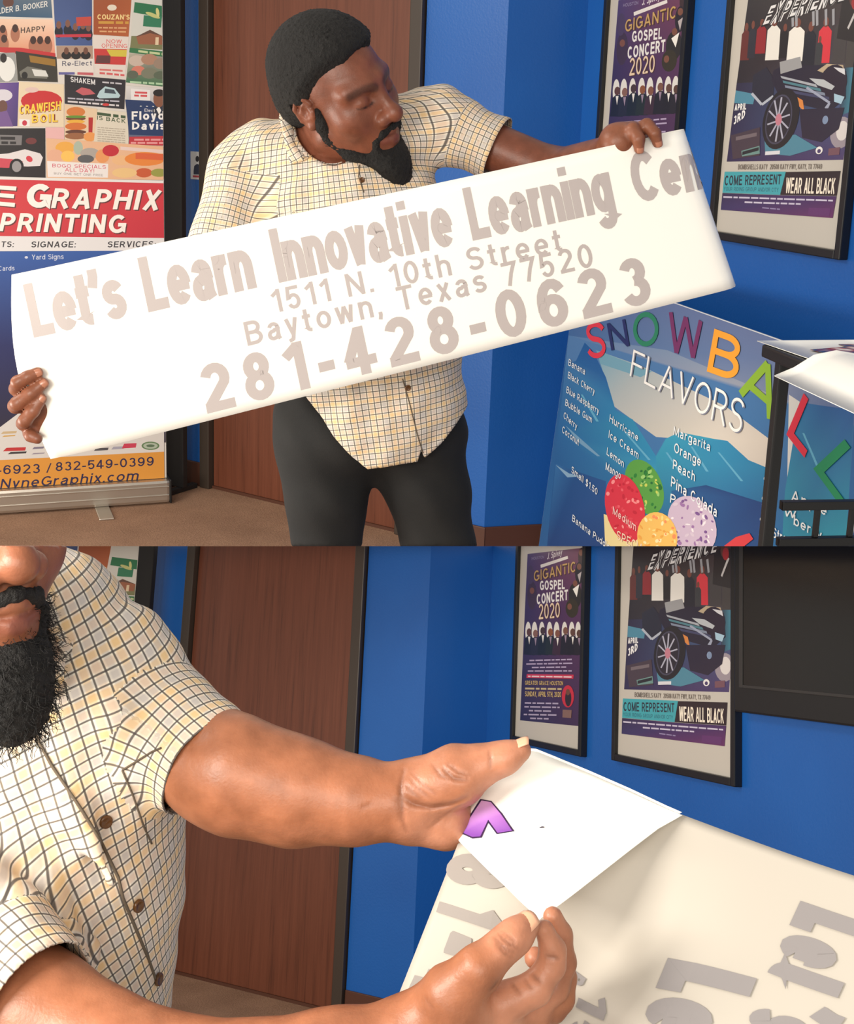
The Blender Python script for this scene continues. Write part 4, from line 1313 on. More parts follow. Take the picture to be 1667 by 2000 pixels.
# ------------------------------------------------------------------ implicit modelling for people: smooth unions, polygonised by surface nets
class Field:
    def __init__(s):
        s.p = []

    def rc(s, a, ra, b, rb, k=0.01, op='u'):
        s.p.append((op, 'rc', (np.asarray(a, float), np.asarray(b, float), ra, rb), k,
                    (np.asarray(a) + np.asarray(b)) / 2, np.linalg.norm(np.asarray(a) - np.asarray(b)) / 2 + max(ra, rb)))
        return s

    def chain(s, pts, k=0.01, op='u'):
        for (a, ra), (b, rb) in zip(pts[:-1], pts[1:]):
            s.rc(a, ra, b, rb, k, op)
        return s

    def el(s, ctr, r, k=0.01, op='u', R=None):
        s.p.append((op, 'el', (np.asarray(ctr, float), np.asarray(r, float), R), k, np.asarray(ctr, float), max(r)))
        return s

    def sp(s, ctr, r, k=0.01, op='u'):
        return s.el(ctr, (r, r, r), k, op)

    def half(s, p0, n, k=0.0, op='i'):
        n = np.asarray(n, float)
        s.p.append((op, 'pl', (np.asarray(p0, float), n / np.linalg.norm(n)), k, None, None))
        return s

    def fn(s, f, op='d', k=0.0):
        s.p.append((op, 'fn', f, k, None, None))
        return s

    @staticmethod
    def prim(kind, a, P):
        if kind == 'rc':
            A, B, ra, rb = a
            ba = B - A
            l2 = max(ba @ ba, 1e-12)
            t = np.clip((P - A) @ ba / l2, 0, 1)
            return np.linalg.norm(P - A - t[:, None] * ba, axis=1) - (ra + (rb - ra) * t)
        if kind == 'el':
            q = P - a[0]
            if a[2] is not None:
                q = q @ a[2]
            if a[1][0] == a[1][1] == a[1][2]:
                return np.linalg.norm(q, axis=1) - a[1][0]
            k0 = np.linalg.norm(q / a[1], axis=1)
            k1 = np.linalg.norm(q / (a[1] * a[1]), axis=1)
            return k0 * (k0 - 1) / np.maximum(k1, 1e-9)
        if kind == 'pl':
            return (P - a[0]) @ a[1]
        return a(P)

    def ev(s, P, cen=None, rad=None):
        d = np.full(len(P), 0.5)
        for op, kind, a, k, bc, br in s.p:
            if bc is not None and cen is not None and np.linalg.norm(bc - cen) - br > rad + 2 * k + 0.004:
                continue
            x = Field.prim(kind, a, P)
            if op == 'd':
                d = d + x
                continue
            if op == 's':
                x = -x
            if op == 'u':
                if k > 0:
                    h = np.clip(0.5 + 0.5 * (x - d) / k, 0, 1)
                    d = x * (1 - h) + d * h - k * h * (1 - h)
                else:
                    d = np.minimum(d, x)
            else:
                if k > 0:
                    h = np.clip(0.5 - 0.5 * (x - d) / k, 0, 1)
                    d = x * (1 - h) + d * h + k * h * (1 - h)
                else:
                    d = np.maximum(d, x)
        return d

    def bounds(s):
        lo, hi = np.full(3, 9.0), np.full(3, -9.0)
        for op, kind, a, k, bc, br in s.p:
            if op == 'u' and bc is not None:
                lo = np.minimum(lo, bc - br - k)
                hi = np.maximum(hi, bc + br + k)
        return lo - 0.02, hi + 0.02

    def polygonise(s, h, N=20):
        lo, hi = s.bounds()
        bs = N * h
        nb = np.ceil((hi - lo) / bs).astype(int)
        cells = nb * N + 2
        g = np.arange(N + 1) * h
        gx, gy, gz = np.meshgrid(g, g, g, indexing='ij')
        loc = np.stack([gx, gy, gz], -1).reshape(-1, 3)
        bi = np.stack(np.meshgrid(*[np.arange(n) for n in nb], indexing='ij'), -1).reshape(-1, 3)
        cens = lo + (bi + 0.5) * bs
        dc = s.ev(cens)
        diag = bs * 0.8661
        act = bi[np.abs(dc) < diag * 1.7 + 0.012]
        VK, VP, QK = [], [], []
        corners = np.array([(i, j, k) for i in (0, 1) for j in (0, 1) for k in (0, 1)])
        edges = [(a, b) for a in range(8) for b in range(a + 1, 8) if np.abs(corners[a] - corners[b]).sum() == 1]

        def key(c):
            return ((c[:, 0] + 1) * cells[1] + (c[:, 1] + 1)) * cells[2] + c[:, 2] + 1
        for b in act:
            o = lo + b * bs
            d = s.ev(loc + o, o + bs / 2, diag).reshape(N + 1, N + 1, N + 1)
            if d.min() > 0 or d.max() < 0:
                continue
            sg = d < 0
            cnt = sum(sg[i:N + i, j:N + j, k:N + k].astype(np.int8) for i, j, k in corners)
            idx = np.argwhere((cnt > 0) & (cnt < 8))
            if len(idx):
                cv = np.stack([d[idx[:, 0] + i, idx[:, 1] + j, idx[:, 2] + k] for i, j, k in corners], 1)
                acc = np.zeros((len(idx), 3))
                n = np.zeros(len(idx))
                for a, e in edges:
                    m = (cv[:, a] < 0) != (cv[:, e] < 0)
                    t = np.where(m, cv[:, a] / np.where(m, cv[:, a] - cv[:, e], 1), 0)
                    acc += m[:, None] * (corners[a] + t[:, None] * (corners[e] - corners[a]))
                    n += m
                VP.append(o + (idx + acc / n[:, None]) * h)
                VK.append(key(idx + b * N))
            for ax in range(3):
                sl0 = [slice(0, N)] * 3
                sl1 = [slice(0, N)] * 3
                sl1[ax] = slice(1, N + 1)
                s0, s1 = sg[tuple(sl0)], sg[tuple(sl1)]
                e = np.argwhere(s0 != s1)
                if not len(e):
                    continue
                flip = s0[tuple(e.T)]
                u, v = [(1, 2), (2, 0), (0, 1)][ax]
                du, dv = np.zeros(3, int), np.zeros(3, int)
                du[u], dv[v] = 1, 1
                e = e + b * N
                q = np.stack([key(e - du - dv), key(e - dv), key(e), key(e - du)], 1)
                q[~flip] = q[~flip][:, ::-1]
                QK.append(q)
        VK, VP, Q = np.concatenate(VK), np.concatenate(VP), np.concatenate(QK)
        o = np.argsort(VK)
        VK, VP = VK[o], VP[o]
        ix = np.clip(np.searchsorted(VK, Q), 0, len(VK) - 1)
        ok = (VK[ix] == Q).all(1)
        return VP, ix[ok]


def np_mesh(name, V, Q):
    me = bpy.data.meshes.new(name)
    me.vertices.add(len(V))
    me.vertices.foreach_set('co', V.astype(np.float32).ravel())
    me.loops.add(len(Q) * 4)
    me.loops.foreach_set('vertex_index', Q.astype(np.int32).ravel())
    me.polygons.add(len(Q))
    me.polygons.foreach_set('loop_start', np.arange(0, len(Q) * 4, 4, dtype=np.int32))
    me.update(calc_edges=True)
    return me


def paint(me, cols):
    at = me.color_attributes.new('Col', 'FLOAT_COLOR', 'POINT')
    at.data.foreach_set('color', np.concatenate([cols, np.ones((len(cols), 1))], 1).astype(np.float32).ravel())


def drop_faces(V, Q, mask):
    Q = Q[~mask]
    used = np.unique(Q)
    mp = np.full(len(V), -1)
    mp[used] = np.arange(len(used))
    return V[used], mp[Q]


def snap_edge(V, Q, fn, tol):
    """pull the ragged open edge of a cloth mesh onto the clean cut fn = 0"""
    e = np.sort(np.concatenate([Q[:, [0, 1]], Q[:, [1, 2]], Q[:, [2, 3]], Q[:, [3, 0]]]), 1)
    u, n = np.unique(e, axis=0, return_counts=True)
    b = np.unique(u[n == 1])
    b = b[np.abs(fn(V[b])) < tol]
    for _ in range(2):
        f0 = fn(V[b])
        g = np.stack([(fn(V[b] + d) - fn(V[b] - d)) / .0004 for d in np.eye(3) * .0002], 1)
        V[b] -= np.clip(f0 / np.maximum((g * g).sum(1), .2), -tol, tol)[:, None] * g
    return V


def set_uv(me, Q, fn):
    """fn(face centres, corner points) -> uv per corner"""
    co = np.empty(len(me.vertices) * 3)
    me.vertices.foreach_get('co', co)
    co = co.reshape(-1, 3)
    uv = fn(co[Q].mean(1), co[Q])
    l = me.uv_layers.new(name='UVMap')
    l.data.foreach_set('uv', uv.reshape(-1).astype(np.float32))


def frame_of(yaw, pitch, roll):
    """columns: person's left, face direction, up"""
    f, e, u = np.array([math.sin(yaw), -math.cos(yaw), 0]), np.array([math.cos(yaw), math.sin(yaw), 0]), np.array([0, 0, 1.0])
    f, u = math.cos(pitch) * f - math.sin(pitch) * u, math.cos(pitch) * u + math.sin(pitch) * f
    e, u = math.cos(roll) * e + math.sin(roll) * u, math.cos(roll) * u - math.sin(roll) * e
    return np.stack([e, f, u], 1)


def head(fd, H, o, k=1.0):
    """skin of a head in frame H (columns left, forward, up) about o"""
    T = lambda x, y, z: o + H @ (np.array([x, y, z]) * k)
    E = lambda cc, r, kk, op='u': fd.el(T(*cc), np.array(r) * k, kk, op, H)
    E((0, -.015, .035), (.076, .098, .086), .01)
    E((0, .028, -.022), (.063, .068, .088), .03)
    for s in (-1, 1):
        fd.rc(T(s * .052, -.005, -.058), .024, T(s * .012, .062, -.102), .02, .025)
        fd.sp(T(s * .04, .05, -.028), .03, .025)
        fd.rc(T(s * .012, .084, .026), .011, T(s * .05, .062, .022), .012, .016)
        E((s * .033, .102, .002), (.017, .02, .012), .012, 's')
        fd.el(T(s * .033, .0755, .001), np.array((.0165, .0135, .0125)), .004, 'u', H)
        fd.rc(T(s * .02, .086, -.008), .003, T(s * .046, .076, -.009), .003, .008)
        # ear
        E((s * .077, -.014, -.004), (.008, .019, .030), .004)
        fd.chain([(T(s * .078, .002, .014), .003), (T(s * .083, -.008, .025), .0036), (T(s * .086, -.024, .022), .0038), (T(s * .087, -.031, .006), .0036), (T(s * .084, -.024, -.018), .0034)], .003)
        fd.chain([(T(s * .083, -.012, .014), .0028), (T(s * .084, -.02, .0), .003), (T(s * .083, -.012, -.014), .0028)], .003)
        fd.sp(T(s * .079, -.008, -.027), .0078, .005)
        E((s * .087, -.009, .001), (.007, .0065, .011), .003, 's')
        fd.rc(T(s * .08, .004, .002), .0035, T(s * .08, .003, -.008), .0035, .004)
    fd.rc(T(0, .087, .014), .009, T(0, .111, -.028), .012, .014)
    fd.sp(T(0, .113, -.033), .0145, .01)
    for s in (-1, 1):
        fd.sp(T(s * .018, .1, -.037), .0115, .008)
    for s in (-1, 1):
        fd.el(T(s * .0095, .106, -.049), np.array((.0045, .006, .005)), .003, 's', H)
    E((0, .068, -.066), (.034, .032, .03), .02)
    for s in (-1, 1):
        fd.rc(T(s * .022, .084, -.071), .005, T(s * .004, .098, -.064), .0068, .006)
        fd.rc(T(s * .021, .083, -.0745), .005, T(s * .004, .096, -.079), .0085, .006)
        fd.rc(T(s * .025, .091, -.0715), .0016, T(0, .107, -.0715), .0018, .003, 's')
    fd.sp(T(0, .07, -.102), .022, .02)
    return T


def hair_field(H, o, k=1.0):
    f = Field()
    T = lambda x, y, z: o + H @ (np.array([x, y, z]) * k)
    f.el(T(0, -.02, .043), np.array((.0935, .11, .1)) * k, .01, 'u', H)
    f.el(T(0, -.075, -.005), np.array((.07, .045, .06)) * k, .03, 'u', H)

    def local(P):
        return (P - o) @ H / k

    def hairline(P):          # > 0 where the skin is bare
        q = local(P)
        x, y, z = np.abs(q[:, 0]), q[:, 1], q[:, 2]
        # front line: rises to the middle of the forehead and runs back over the temples
        front = (y - (.064 - .8 * np.maximum(0, x - .034))) * 0.8 - (z - .072) * 0.5
        side = np.where(y > .022, (.03 - z) * 0.9 + (y - .022) * 0.6, -1)     # sideburn
        ear = np.where((y > -.04), np.where(y > .0, -.012, .014) - z, -1)
        nape = (-.07 - z)
        return np.maximum(np.maximum(front, ear), np.maximum(nape, np.minimum(side, .05)))
    f.fn(hairline, 'i', .008)
    f.fn(lambda P: 0.0022 * np.sin(P[:, 0] * 520 + 2 * np.sin(P[:, 2] * 410)) * np.sin(P[:, 1] * 480 + 1.7 * np.sin(P[:, 0] * 390)) * np.sin(P[:, 2] * 505))
    return f


def beard_field(H, o, k=1.0, goat=1.0):
    f = Field()
    T = lambda x, y, z: o + H @ (np.array([x, y, z]) * k)
    for s in (-1, 1):
        f.chain([(T(s * .069, .004, -.005), .0105), (T(s * .066, .004, -.03), .0115), (T(s * .06, .004, -.058), .012), (T(s * .044, .032, -.09), .0155), (T(s * .02, .064, -.108), .02)], .012)
        f.chain([(T(s * .003, .102, -.0555), .0058), (T(s * .02, .0942, -.061), .006), (T(s * .031, .082, -.074), .0048), (T(s * .028, .074, -.092), .008)], .008)
    f.el(T(0, .08, -.12), np.array((.034, .026, .034)) * k, .02, 'u', H)
    f.el(T(0, .083, -.145 - .02 * (goat - 1)), np.array((.027, .024, .04 * goat)) * k, .02, 'u', H)
    f.rc(T(0, .09, -.088), .006, T(0, .088, -.105), .012, .008)
    f.fn(lambda P: 0.0022 * np.sin(P[:, 0] * 610 + 2 * np.sin(P[:, 2] * 410)) * np.sin(P[:, 1] * 560 + 1.7 * np.sin(P[:, 0] * 390)) * np.sin(P[:, 2] * 450))
    return f


def seg_d(P, a, b):
    ba = b - a
    t = np.clip((P - a) @ ba / (ba @ ba), 0, 1)
    return np.linalg.norm(P - a - t[:, None] * ba, axis=1)


def face_paint(V, cols, H, o, dark):
    """brows, lash lines, lips and nostrils"""
    T = lambda x, y, z: o + H @ np.array([x, y, z])
    sm = lambda d, r0, r1: np.clip((r1 - d) / (r1 - r0), 0, 1)[:, None]
    for s in (-1, 1):
        w = sm(seg_d(V, T(s * .014, .097, .02), T(s * .034, .092, .0245)), .006, .0105)
        w = np.maximum(w, sm(seg_d(V, T(s * .034, .092, .0245), T(s * .054, .072, .02)), .004, .009))
        cols = cols * (1 - .6 * w) + .6 * w * np.array(c(36, 24, 20)[:3])
        w = sm(seg_d(V, T(s * .019, .089, -.0045), T(s * .033, .0905, -.0065)), .0012, .0035)
        w = np.maximum(w, sm(seg_d(V, T(s * .033, .0905, -.0065), T(s * .048, .079, -.004)), .0012, .0035))
        cols = cols * (1 - .85 * w) + .85 * w * np.array(c(24, 15, 14)[:3])
        w = sm(np.linalg.norm(V - T(s * .0095, .107, -.0485), axis=1), .003, .006)
        cols = cols * (1 - .8 * w) + .8 * w * np.array(c(30, 16, 12)[:3])
        w = sm(seg_d(V, T(s * .021, .087, -.0765), T(0, .103, -.079)), .006, .009)
        cols = cols * (1 - .4 * w) + .4 * w * np.array(c(112, 58, 52)[:3])
    return cols


def nail(room, tip, along, out, w, l, parent, material=None):
    """fingernail plate resting on a fingertip"""
    along = along / np.linalg.norm(along)
    out = out - along * (out @ along)
    out /= np.linalg.norm(out)
    sd = np.cross(along, out)
    V, Fc = [], []
    n = 7
    for i in range(n):
        for j in range(n):
            u, v = -1 + 2 * i / (n - 1), -1 + 2 * j / (n - 1)
            ww = w * (1 - 0.12 * v * v)
            V.append(tip + along * (l * v * (1 - .18 * u * u)) + sd * (ww * u) + out * (-0.35 * w * u * u + 0.0002 - 0.1 * l * v * v))
    Fc = [(i * n + j, (i + 1) * n + j, (i + 1) * n + j + 1, i * n + j + 1) for i in range(n - 1) for j in range(n - 1)]
    me = to_me('fingernail', V, Fc)
    bm = bmesh.new()
    bm.from_mesh(me)
    bmesh.ops.recalc_face_normals(bm, faces=bm.faces)
    bmesh.ops.solidify(bm, geom=bm.faces[:], thickness=0.0006)
    bm.to_mesh(me)
    bm.free()
    return put(room, 'fingernail', me, material or NAIL, parent, True)


def bvh_of(meshes):
    V, Fc = [], []
    for v, q in meshes:
        Fc += (q + sum(len(x) for x in V)).tolist() if V else q.tolist()
        V.append(v)
    return BVHTree.FromPolygons(np.concatenate(V).tolist(), Fc)


def hit(room, bvh, x, y, fall=None):
    d = room.ray(x, y)
    d = d / np.linalg.norm(d)
    h = bvh.ray_cast(Vector(CAM), Vector(d))
    if h[0] is None:
        return None if fall is None else room.at(x, y, fall), np.array([0, -1.0, 0]), d
    n = np.array(h[1])
    if n @ d > 0:
        n = -n
    return np.array(h[0]), n, d


def drape(room, name, poly, bvh, off, fall, material, parent, uvs=1.0, th=0.0016, step=9.0, bulge=0.0, uvrot=0.0):
    """a piece of cloth cut to a pixel outline and laid on the surface behind it"""
    bm = bmesh.new()
    f = bm.faces.new([bm.verts.new((p[0], p[1], 0)) for p in poly])
    bmesh.ops.triangulate(bm, faces=[f])
    xs = [p[0] for p in poly]
    ys = [p[1] for p in poly]
    for ax, lo, hi in ((0, min(xs), max(xs)), (1, min(ys), max(ys))):
        k = lo + step
        while k < hi:
            co = Vector((k, 0, 0)) if ax == 0 else Vector((0, k, 0))
            no = Vector((1, 0, 0)) if ax == 0 else Vector((0, 1, 0))
            bmesh.ops.bisect_plane(bm, geom=bm.verts[:] + bm.edges[:] + bm.faces[:], plane_co=co, plane_no=no)
            k += step
    uvl = bm.loops.layers.uv.new('UVMap')
    px = {v: (v.co.x, v.co.y) for v in bm.verts}
    for v in bm.verts:
        p, n, d = hit(room, bvh, v.co.x, v.co.y, fall)
        v.co = Vector(p - d * off)
    for _ in range(3):
        bmesh.ops.smooth_vert(bm, verts=[v for v in bm.verts if not v.is_boundary], factor=0.5, use_axis_x=True, use_axis_y=True, use_axis_z=True)
    sc = fall / F
    cr, sr = math.cos(uvrot), math.sin(uvrot)
    for fc in bm.faces:
        for l in fc.loops:
            x, y = px[l.vert]
            l[uvl].uv = ((x * cr - y * sr) * sc, (x * sr + y * cr) * sc)
    bmesh.ops.recalc_face_normals(bm, faces=bm.faces)
    bmesh.ops.solidify(bm, geom=bm.faces[:], thickness=th)
    me = bpy.data.meshes.new(name)
    bm.to_mesh(me)
    bm.free()
    return put(room, name, me, material, parent, True)


def ribbon(room, name, pts, bvh, off, r, fall, material, parent):
    P = []
    for (x0, y0), (x1, y1) in zip(pts[:-1], pts[1:]):
        for k in range(6):
            t = k / 6
            p, n, d = hit(room, bvh, x0 + (x1 - x0) * t, y0 + (y1 - y0) * t, fall)
            P.append(p - d * off)
    return put(room, name, tube_me(name, P, r, 6), material, parent, True)


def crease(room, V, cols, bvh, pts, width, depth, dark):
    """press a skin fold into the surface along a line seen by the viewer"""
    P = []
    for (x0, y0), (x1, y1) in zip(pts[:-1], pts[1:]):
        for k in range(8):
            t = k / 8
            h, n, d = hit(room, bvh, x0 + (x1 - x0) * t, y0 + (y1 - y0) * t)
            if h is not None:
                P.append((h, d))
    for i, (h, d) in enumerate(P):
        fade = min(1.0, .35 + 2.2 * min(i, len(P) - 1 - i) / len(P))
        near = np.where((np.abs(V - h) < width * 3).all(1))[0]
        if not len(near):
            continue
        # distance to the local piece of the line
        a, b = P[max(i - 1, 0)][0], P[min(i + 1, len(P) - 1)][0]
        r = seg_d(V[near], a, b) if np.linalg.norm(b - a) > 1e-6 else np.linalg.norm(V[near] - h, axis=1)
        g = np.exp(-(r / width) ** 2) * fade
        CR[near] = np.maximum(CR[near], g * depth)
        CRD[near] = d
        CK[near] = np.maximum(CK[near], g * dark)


def button(room, x, y, bvh, fall, r, parent):
    p, n, d = hit(room, bvh, x, y, fall)
    n = n / np.linalg.norm(n)
    ring = [(0.0, .0018), (.55, .0018), (.7, .0026), (.92, .0026), (1.0, .0015), (1.0, 0.0)]
    a = np.cross(n, [0, 0, 1.0])
    a /= np.linalg.norm(a)
    b = np.cross(n, a)
    V, Fc, m = [], [], 16
    for q, hgt in ring:
        for k in range(m):
            t = 2 * math.pi * k / m
            V.append(p + n * (hgt + .0006) + (a * math.cos(t) + b * math.sin(t)) * r * max(q, .02))
    for i in range(len(ring) - 1):
        for k in range(m):
            Fc.append((i * m + k, i * m + (k + 1) % m, (i + 1) * m + (k + 1) % m, (i + 1) * m + k))
    return put(room, 'button', to_me('button', V, Fc), BUTTON, parent, True)


def solidify_obj(o, th):
    if o:
        md = o.modifiers.new('Solidify', 'SOLIDIFY')
        md.thickness = th
        md.offset = -1

# ------------------------------------------------------------------ upper picture: the man and the long paper banner
A = UP.at
SK_A = np.array(c(122, 70, 50)[:3])
man = thing(UP, 'person', A(730, 1060, 2.36), 'bearded man in cream checked shirt holding up the long paper banner, looking down', 'person')
cutA = lambda f: f.half(CAM, UP.cut)

# paper plane
PA = [A(22, 537, 1.95), A(97, 900, 1.95), A(1432, 563, 2.16)]
pu = PA[2] - PA[1]
pa_n = np.cross(pu, PA[0] - PA[1])
pa_n /= np.linalg.norm(pa_n)
if pa_n @ (CAM - PA[1]) < 0:
    pa_n = -pa_n
pa_e = pu / np.linalg.norm(pu)
pa_v = np.cross(pa_n, pa_e)
if pa_v[2] < 0:
    pa_v = -pa_v


def pa_uv(x, y):
    q = UP.plane(x, y, PA[1], pa_n) - PA[1]
    return np.array([q @ pa_e, q @ pa_v])


HA = frame_of(math.radians(52), math.radians(2), math.radians(27))
ear = A(600, 222, 2.245)
HOA = ear - HA @ np.array([-.078, -.012, -.004])
shR, shL = A(468, 325, 2.36), A(868, 247, 2.4)
elR, elL = A(395, 620, 2.22), A(1085, 338, 2.34)
wrR, wrL = A(120, 800, 2.05), A(1196, 298, 2.19)

fd = Field()
TA = head(fd, HA, HOA)
nb = A(648, 302, 2.36)
fd.rc(TA(0, -.03, -.05), .058, nb, .064, .03)
fd.el(A(660, 430, 2.38), (.17, .1, .17), .05)
fd.el(A(715, 680, 2.37), (.15, .11, .2), .06)
fd.rc(shR + np.array([.02, .01, -.02]), .036, shL, .04, .05)
fd.chain([(shR + np.array([.008, 0, -.012]), .04), (elR, .043), (wrR, .031)], .02)
fd.chain([(shL, .044), (elL, .042), (wrL, .03)], .02)
# right hand: fingers come round the left edge of the paper onto its face
pfr = lambda x, y, d: UP.plane(x, y, PA[1], pa_n) + pa_n * d
fd.chain([(wrR, .029), (pfr(78, 800, -.035), .03)], .02)
fd.rc(pfr(60, 775, -.03), .018, pfr(70, 838, -.03), .018, .02)
RF = [[(pfr(58, 776, -.03), .012), (pfr(30, 762, -.012), .0112), (pfr(36, 745, .008), .0104), (pfr(56, 734, .0115), .0098), (pfr(75, 726, .0088), .0088)],
      [(pfr(58, 800, -.03), .012), (pfr(28, 796, -.012), .0115), (pfr(35, 786, .008), .011), (pfr(62, 766, .0125), .0104), (pfr(86, 747, .0092), .009)],
      [(pfr(66, 825, -.03), .012), (pfr(44, 830, -.012), .011), (pfr(50, 820, .008), .0106), (pfr(66, 800, .0118), .0102), (pfr(82, 777, .0088), .0088)],
      [(pfr(74, 842, -.03), .011), (pfr(56, 850, -.012), .0098), (pfr(60, 851, .002), .0092), (pfr(74, 855, .007), .0085)]]
for ch in RF:
    fd.chain(ch, .004)
# left hand: fingers hook over the top edge
fd.chain([(wrL, .027), (pfr(1218, 276, -.03), .028), (pfr(1248, 262, -.03), .022)], .016)
LF = [[(pfr(1222, 268, -.02), .0125), (pfr(1237, 253, -.002), .0118), (pfr(1242, 272, .0105), .0105), (pfr(1244, 291, .0085), .0085)],
      [(pfr(1248, 255, -.02), .0125), (pfr(1264, 245, -.002), .0115), (pfr(1274, 261, .010), .0102), (pfr(1280, 279, .008), .0085)],
      [(pfr(1240, 270, -.03), .012), (pfr(1285, 280, -.025), .01), (pfr(1290, 305, -.014), .008)]]
for ch in LF:
    fd.chain(ch, .004)
cutA(fd)
bV, bQ = fd.polygonise(.003)
me = np_mesh('body', bV, bQ)
cols = np.repeat(SK_A[None], len(bV), 0)
dd = np.minimum(np.linalg.norm(bV - RF[1][3][0], axis=1), np.linalg.norm(bV - LF[0][2][0], axis=1))
w = np.clip((.09 - dd) / .05, 0, 1)[:, None]
cols = cols * (1 - w) + w * np.array(c(138, 84, 60)[:3])
cols = face_paint(bV, cols, HA, HOA, True)
paint(me, cols)
BODA = put(UP, 'body', me, SKIN, man, True, False)
for ch in RF[:3] + LF[:2]:
    t, p = ch[-1][0], ch[-2][0]
    r = ch[-1][1]
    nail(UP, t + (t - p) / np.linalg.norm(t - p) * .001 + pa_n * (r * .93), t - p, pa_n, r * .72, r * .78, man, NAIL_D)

fh = hair_field(HA, HOA)
hV, hQ = fh.polygonise(.0028)
put(UP, 'hair', np_mesh('hair', hV, hQ), HAIR, man, True, False)
fb = beard_field(HA, HOA)
hV, hQ = fb.polygonise(.0026)
put(UP, 'beard', np_mesh('beard', hV, hQ), HAIR, man, True, False)

# trousers
ft = Field()
ft.el(A(722, 815, 2.37), (.172, .118, .1), .02)
ft.rc(A(634, 850, 2.36), .098, A(640, 1120, 2.36), .060, .04)
ft.rc(A(815, 860, 2.38), .092, A(868, 1120, 2.38), .066, .04)
ft.fn(lambda P: .003 * np.sin(P[:, 2] * 60 + P[:, 0] * 35) * np.sin(P[:, 0] * 40 + 1))
ft.half(A(700, 735, 2.36), (0, 0, 1))
cutA(ft)
tV, tQ = ft.polygonise(.0045)
trou = put(UP, 'trousers', np_mesh('trousers', tV, tQ), DENIM, man, True, False)

# shirt
hem_px = [(300, 640), (480, 690), (560, 735), (605, 780), (632, 811), (655, 848), (688, 885), (718, 911), (770, 905), (815, 903), (828, 897), (859, 874), (904, 824), (950, 780), (1100, 700)]
hem = np.array([A(x, y, 2.25)[[0, 2]] for x, y in hem_px])


def hem_fn(P):
    z = np.interp(P[:, 0], hem[:, 0], hem[:, 1])
    slit = .02 * np.clip(1 - np.abs(P[:, 0] - hem[10, 0] + .006) / .006, 0, 1)
    back = np.clip((P[:, 1] - 2.36) / .1, 0, 1) * .06
    return (z + slit + back - P[:, 2]) * .8


fs = Field()
fs.el(A(724, 830, 2.36), (.182, .132, .15), .02)
fs.el(A(722, 700, 2.35), (.172, .14, .19), .06)
fs.el(A(668, 450, 2.37), (.195, .13, .2), .07)
fs.rc(A(480, 335, 2.36), .058, shL, .056, .05)
fs.rc(nb + np.array([0, .01, -.01]), .075, A(520, 300, 2.37), .06, .04)
fs.rc(nb + np.array([0, .01, -.01]), .075, A(830, 235, 2.4), .056, .04)
slR, slL = (shR, shR + (elR - shR) * .78), (shL, shL + (elL - shL) * .62)
fs.rc(slR[0] + np.array([.006, 0, -.006]), .056, slR[1], .062, .03)
fs.rc(slL[0], .062, slL[1], .056, .035)


def folds(P):
    x, y, z = P.T
    return (.0035 * np.sin(38 * x + 22 * z + 2 * np.sin(17 * z)) * np.sin(21 * z - 13 * x + 1.3) + .002 * np.sin(90 * x - 40 * z) * np.sin(55 * z + 20 * x))


fs.fn(folds)
nR, nL = (elR - shR) / np.linalg.norm(elR - shR), (elL - shL) / np.linalg.norm(elL - shL)
endR, endL = slR[1] - nR * .02, slL[1] - nL * .03


def cuffs(P):       # cut the sleeves square at their ends
    out = np.full(len(P), -1.0)
    for p0, n, ax in ((endR, nR, slR), (endL, nL, slL)):
        near = seg_d(P, ax[1] - n * .05, ax[1] + n * .12) < .12
        out = np.where(near, np.maximum(out, (P - p0) @ n), out)
    return out


fs.fn(cuffs, 'i')
fs.fn(hem_fn, 'i')
fs.rc(TA(0, -.03, -.05), .066, nb + np.array([0, -.012, .015]), .07, .006, 's')     # neck opening
fs.rc(A(640, 255, 2.3), .05, A(664, 290, 2.2), .042, .01, 's')
cutA(fs)
sV, sQ = fs.polygonise(.0036)
fc_ = sV[sQ].mean(1)
capm = (hem_fn(fc_) > -.0022) | (cuffs(fc_) > -.0022) | (Field.prim('rc', (TA(0, -.03, -.05), nb + np.array([0, -.012, .015]), .066, .07), fc_) < .0012) | (Field.prim('rc', (A(640, 255, 2.3), A(664, 290, 2.2), .05, .042), fc_) < .0012)
sV, sQ = drop_faces(sV, sQ, capm)
sV = snap_edge(sV, sQ, cuffs, .009)
sV = snap_edge(sV, sQ, hem_fn, .009)
me = np_mesh('shirt', sV, sQ)


def uvA(fcn, cr):
    out = np.zeros(cr.shape[:2] + (2,))
    tilt = math.radians(9)
    ctr = A(700, 600, 2.37)
    q = cr - ctr
    lat = q[..., 0] * math.cos(tilt) + q[..., 2] * math.sin(tilt)
    v = -q[..., 0] * math.sin(tilt) + q[..., 2] * math.cos(tilt)
    th = np.arctan2(lat, .05 - q[..., 1])
    out[..., 0] = th * .165 + lat * .12
    out[..., 1] = v + .2 * np.clip(q[..., 1] + .0, -.2, .3) * (q[..., 2] > .18)
    for (a, b) in (slR, slL):
        ax = (b - a) / np.linalg.norm(b - a)
        t = (fcn - a) @ ax
        m = (t > .035) & (seg_d(fcn, a, b) < .11)
        u0 = np.cross(ax, [0, 1.0, 0.0])
        u0 /= np.linalg.norm(u0)
        u1 = np.cross(ax, u0)
        r = cr[m] - a
        out[m] = np.stack([np.arctan2(r @ u0, -(r @ u1)) * .062, r @ ax], -1)
    return out


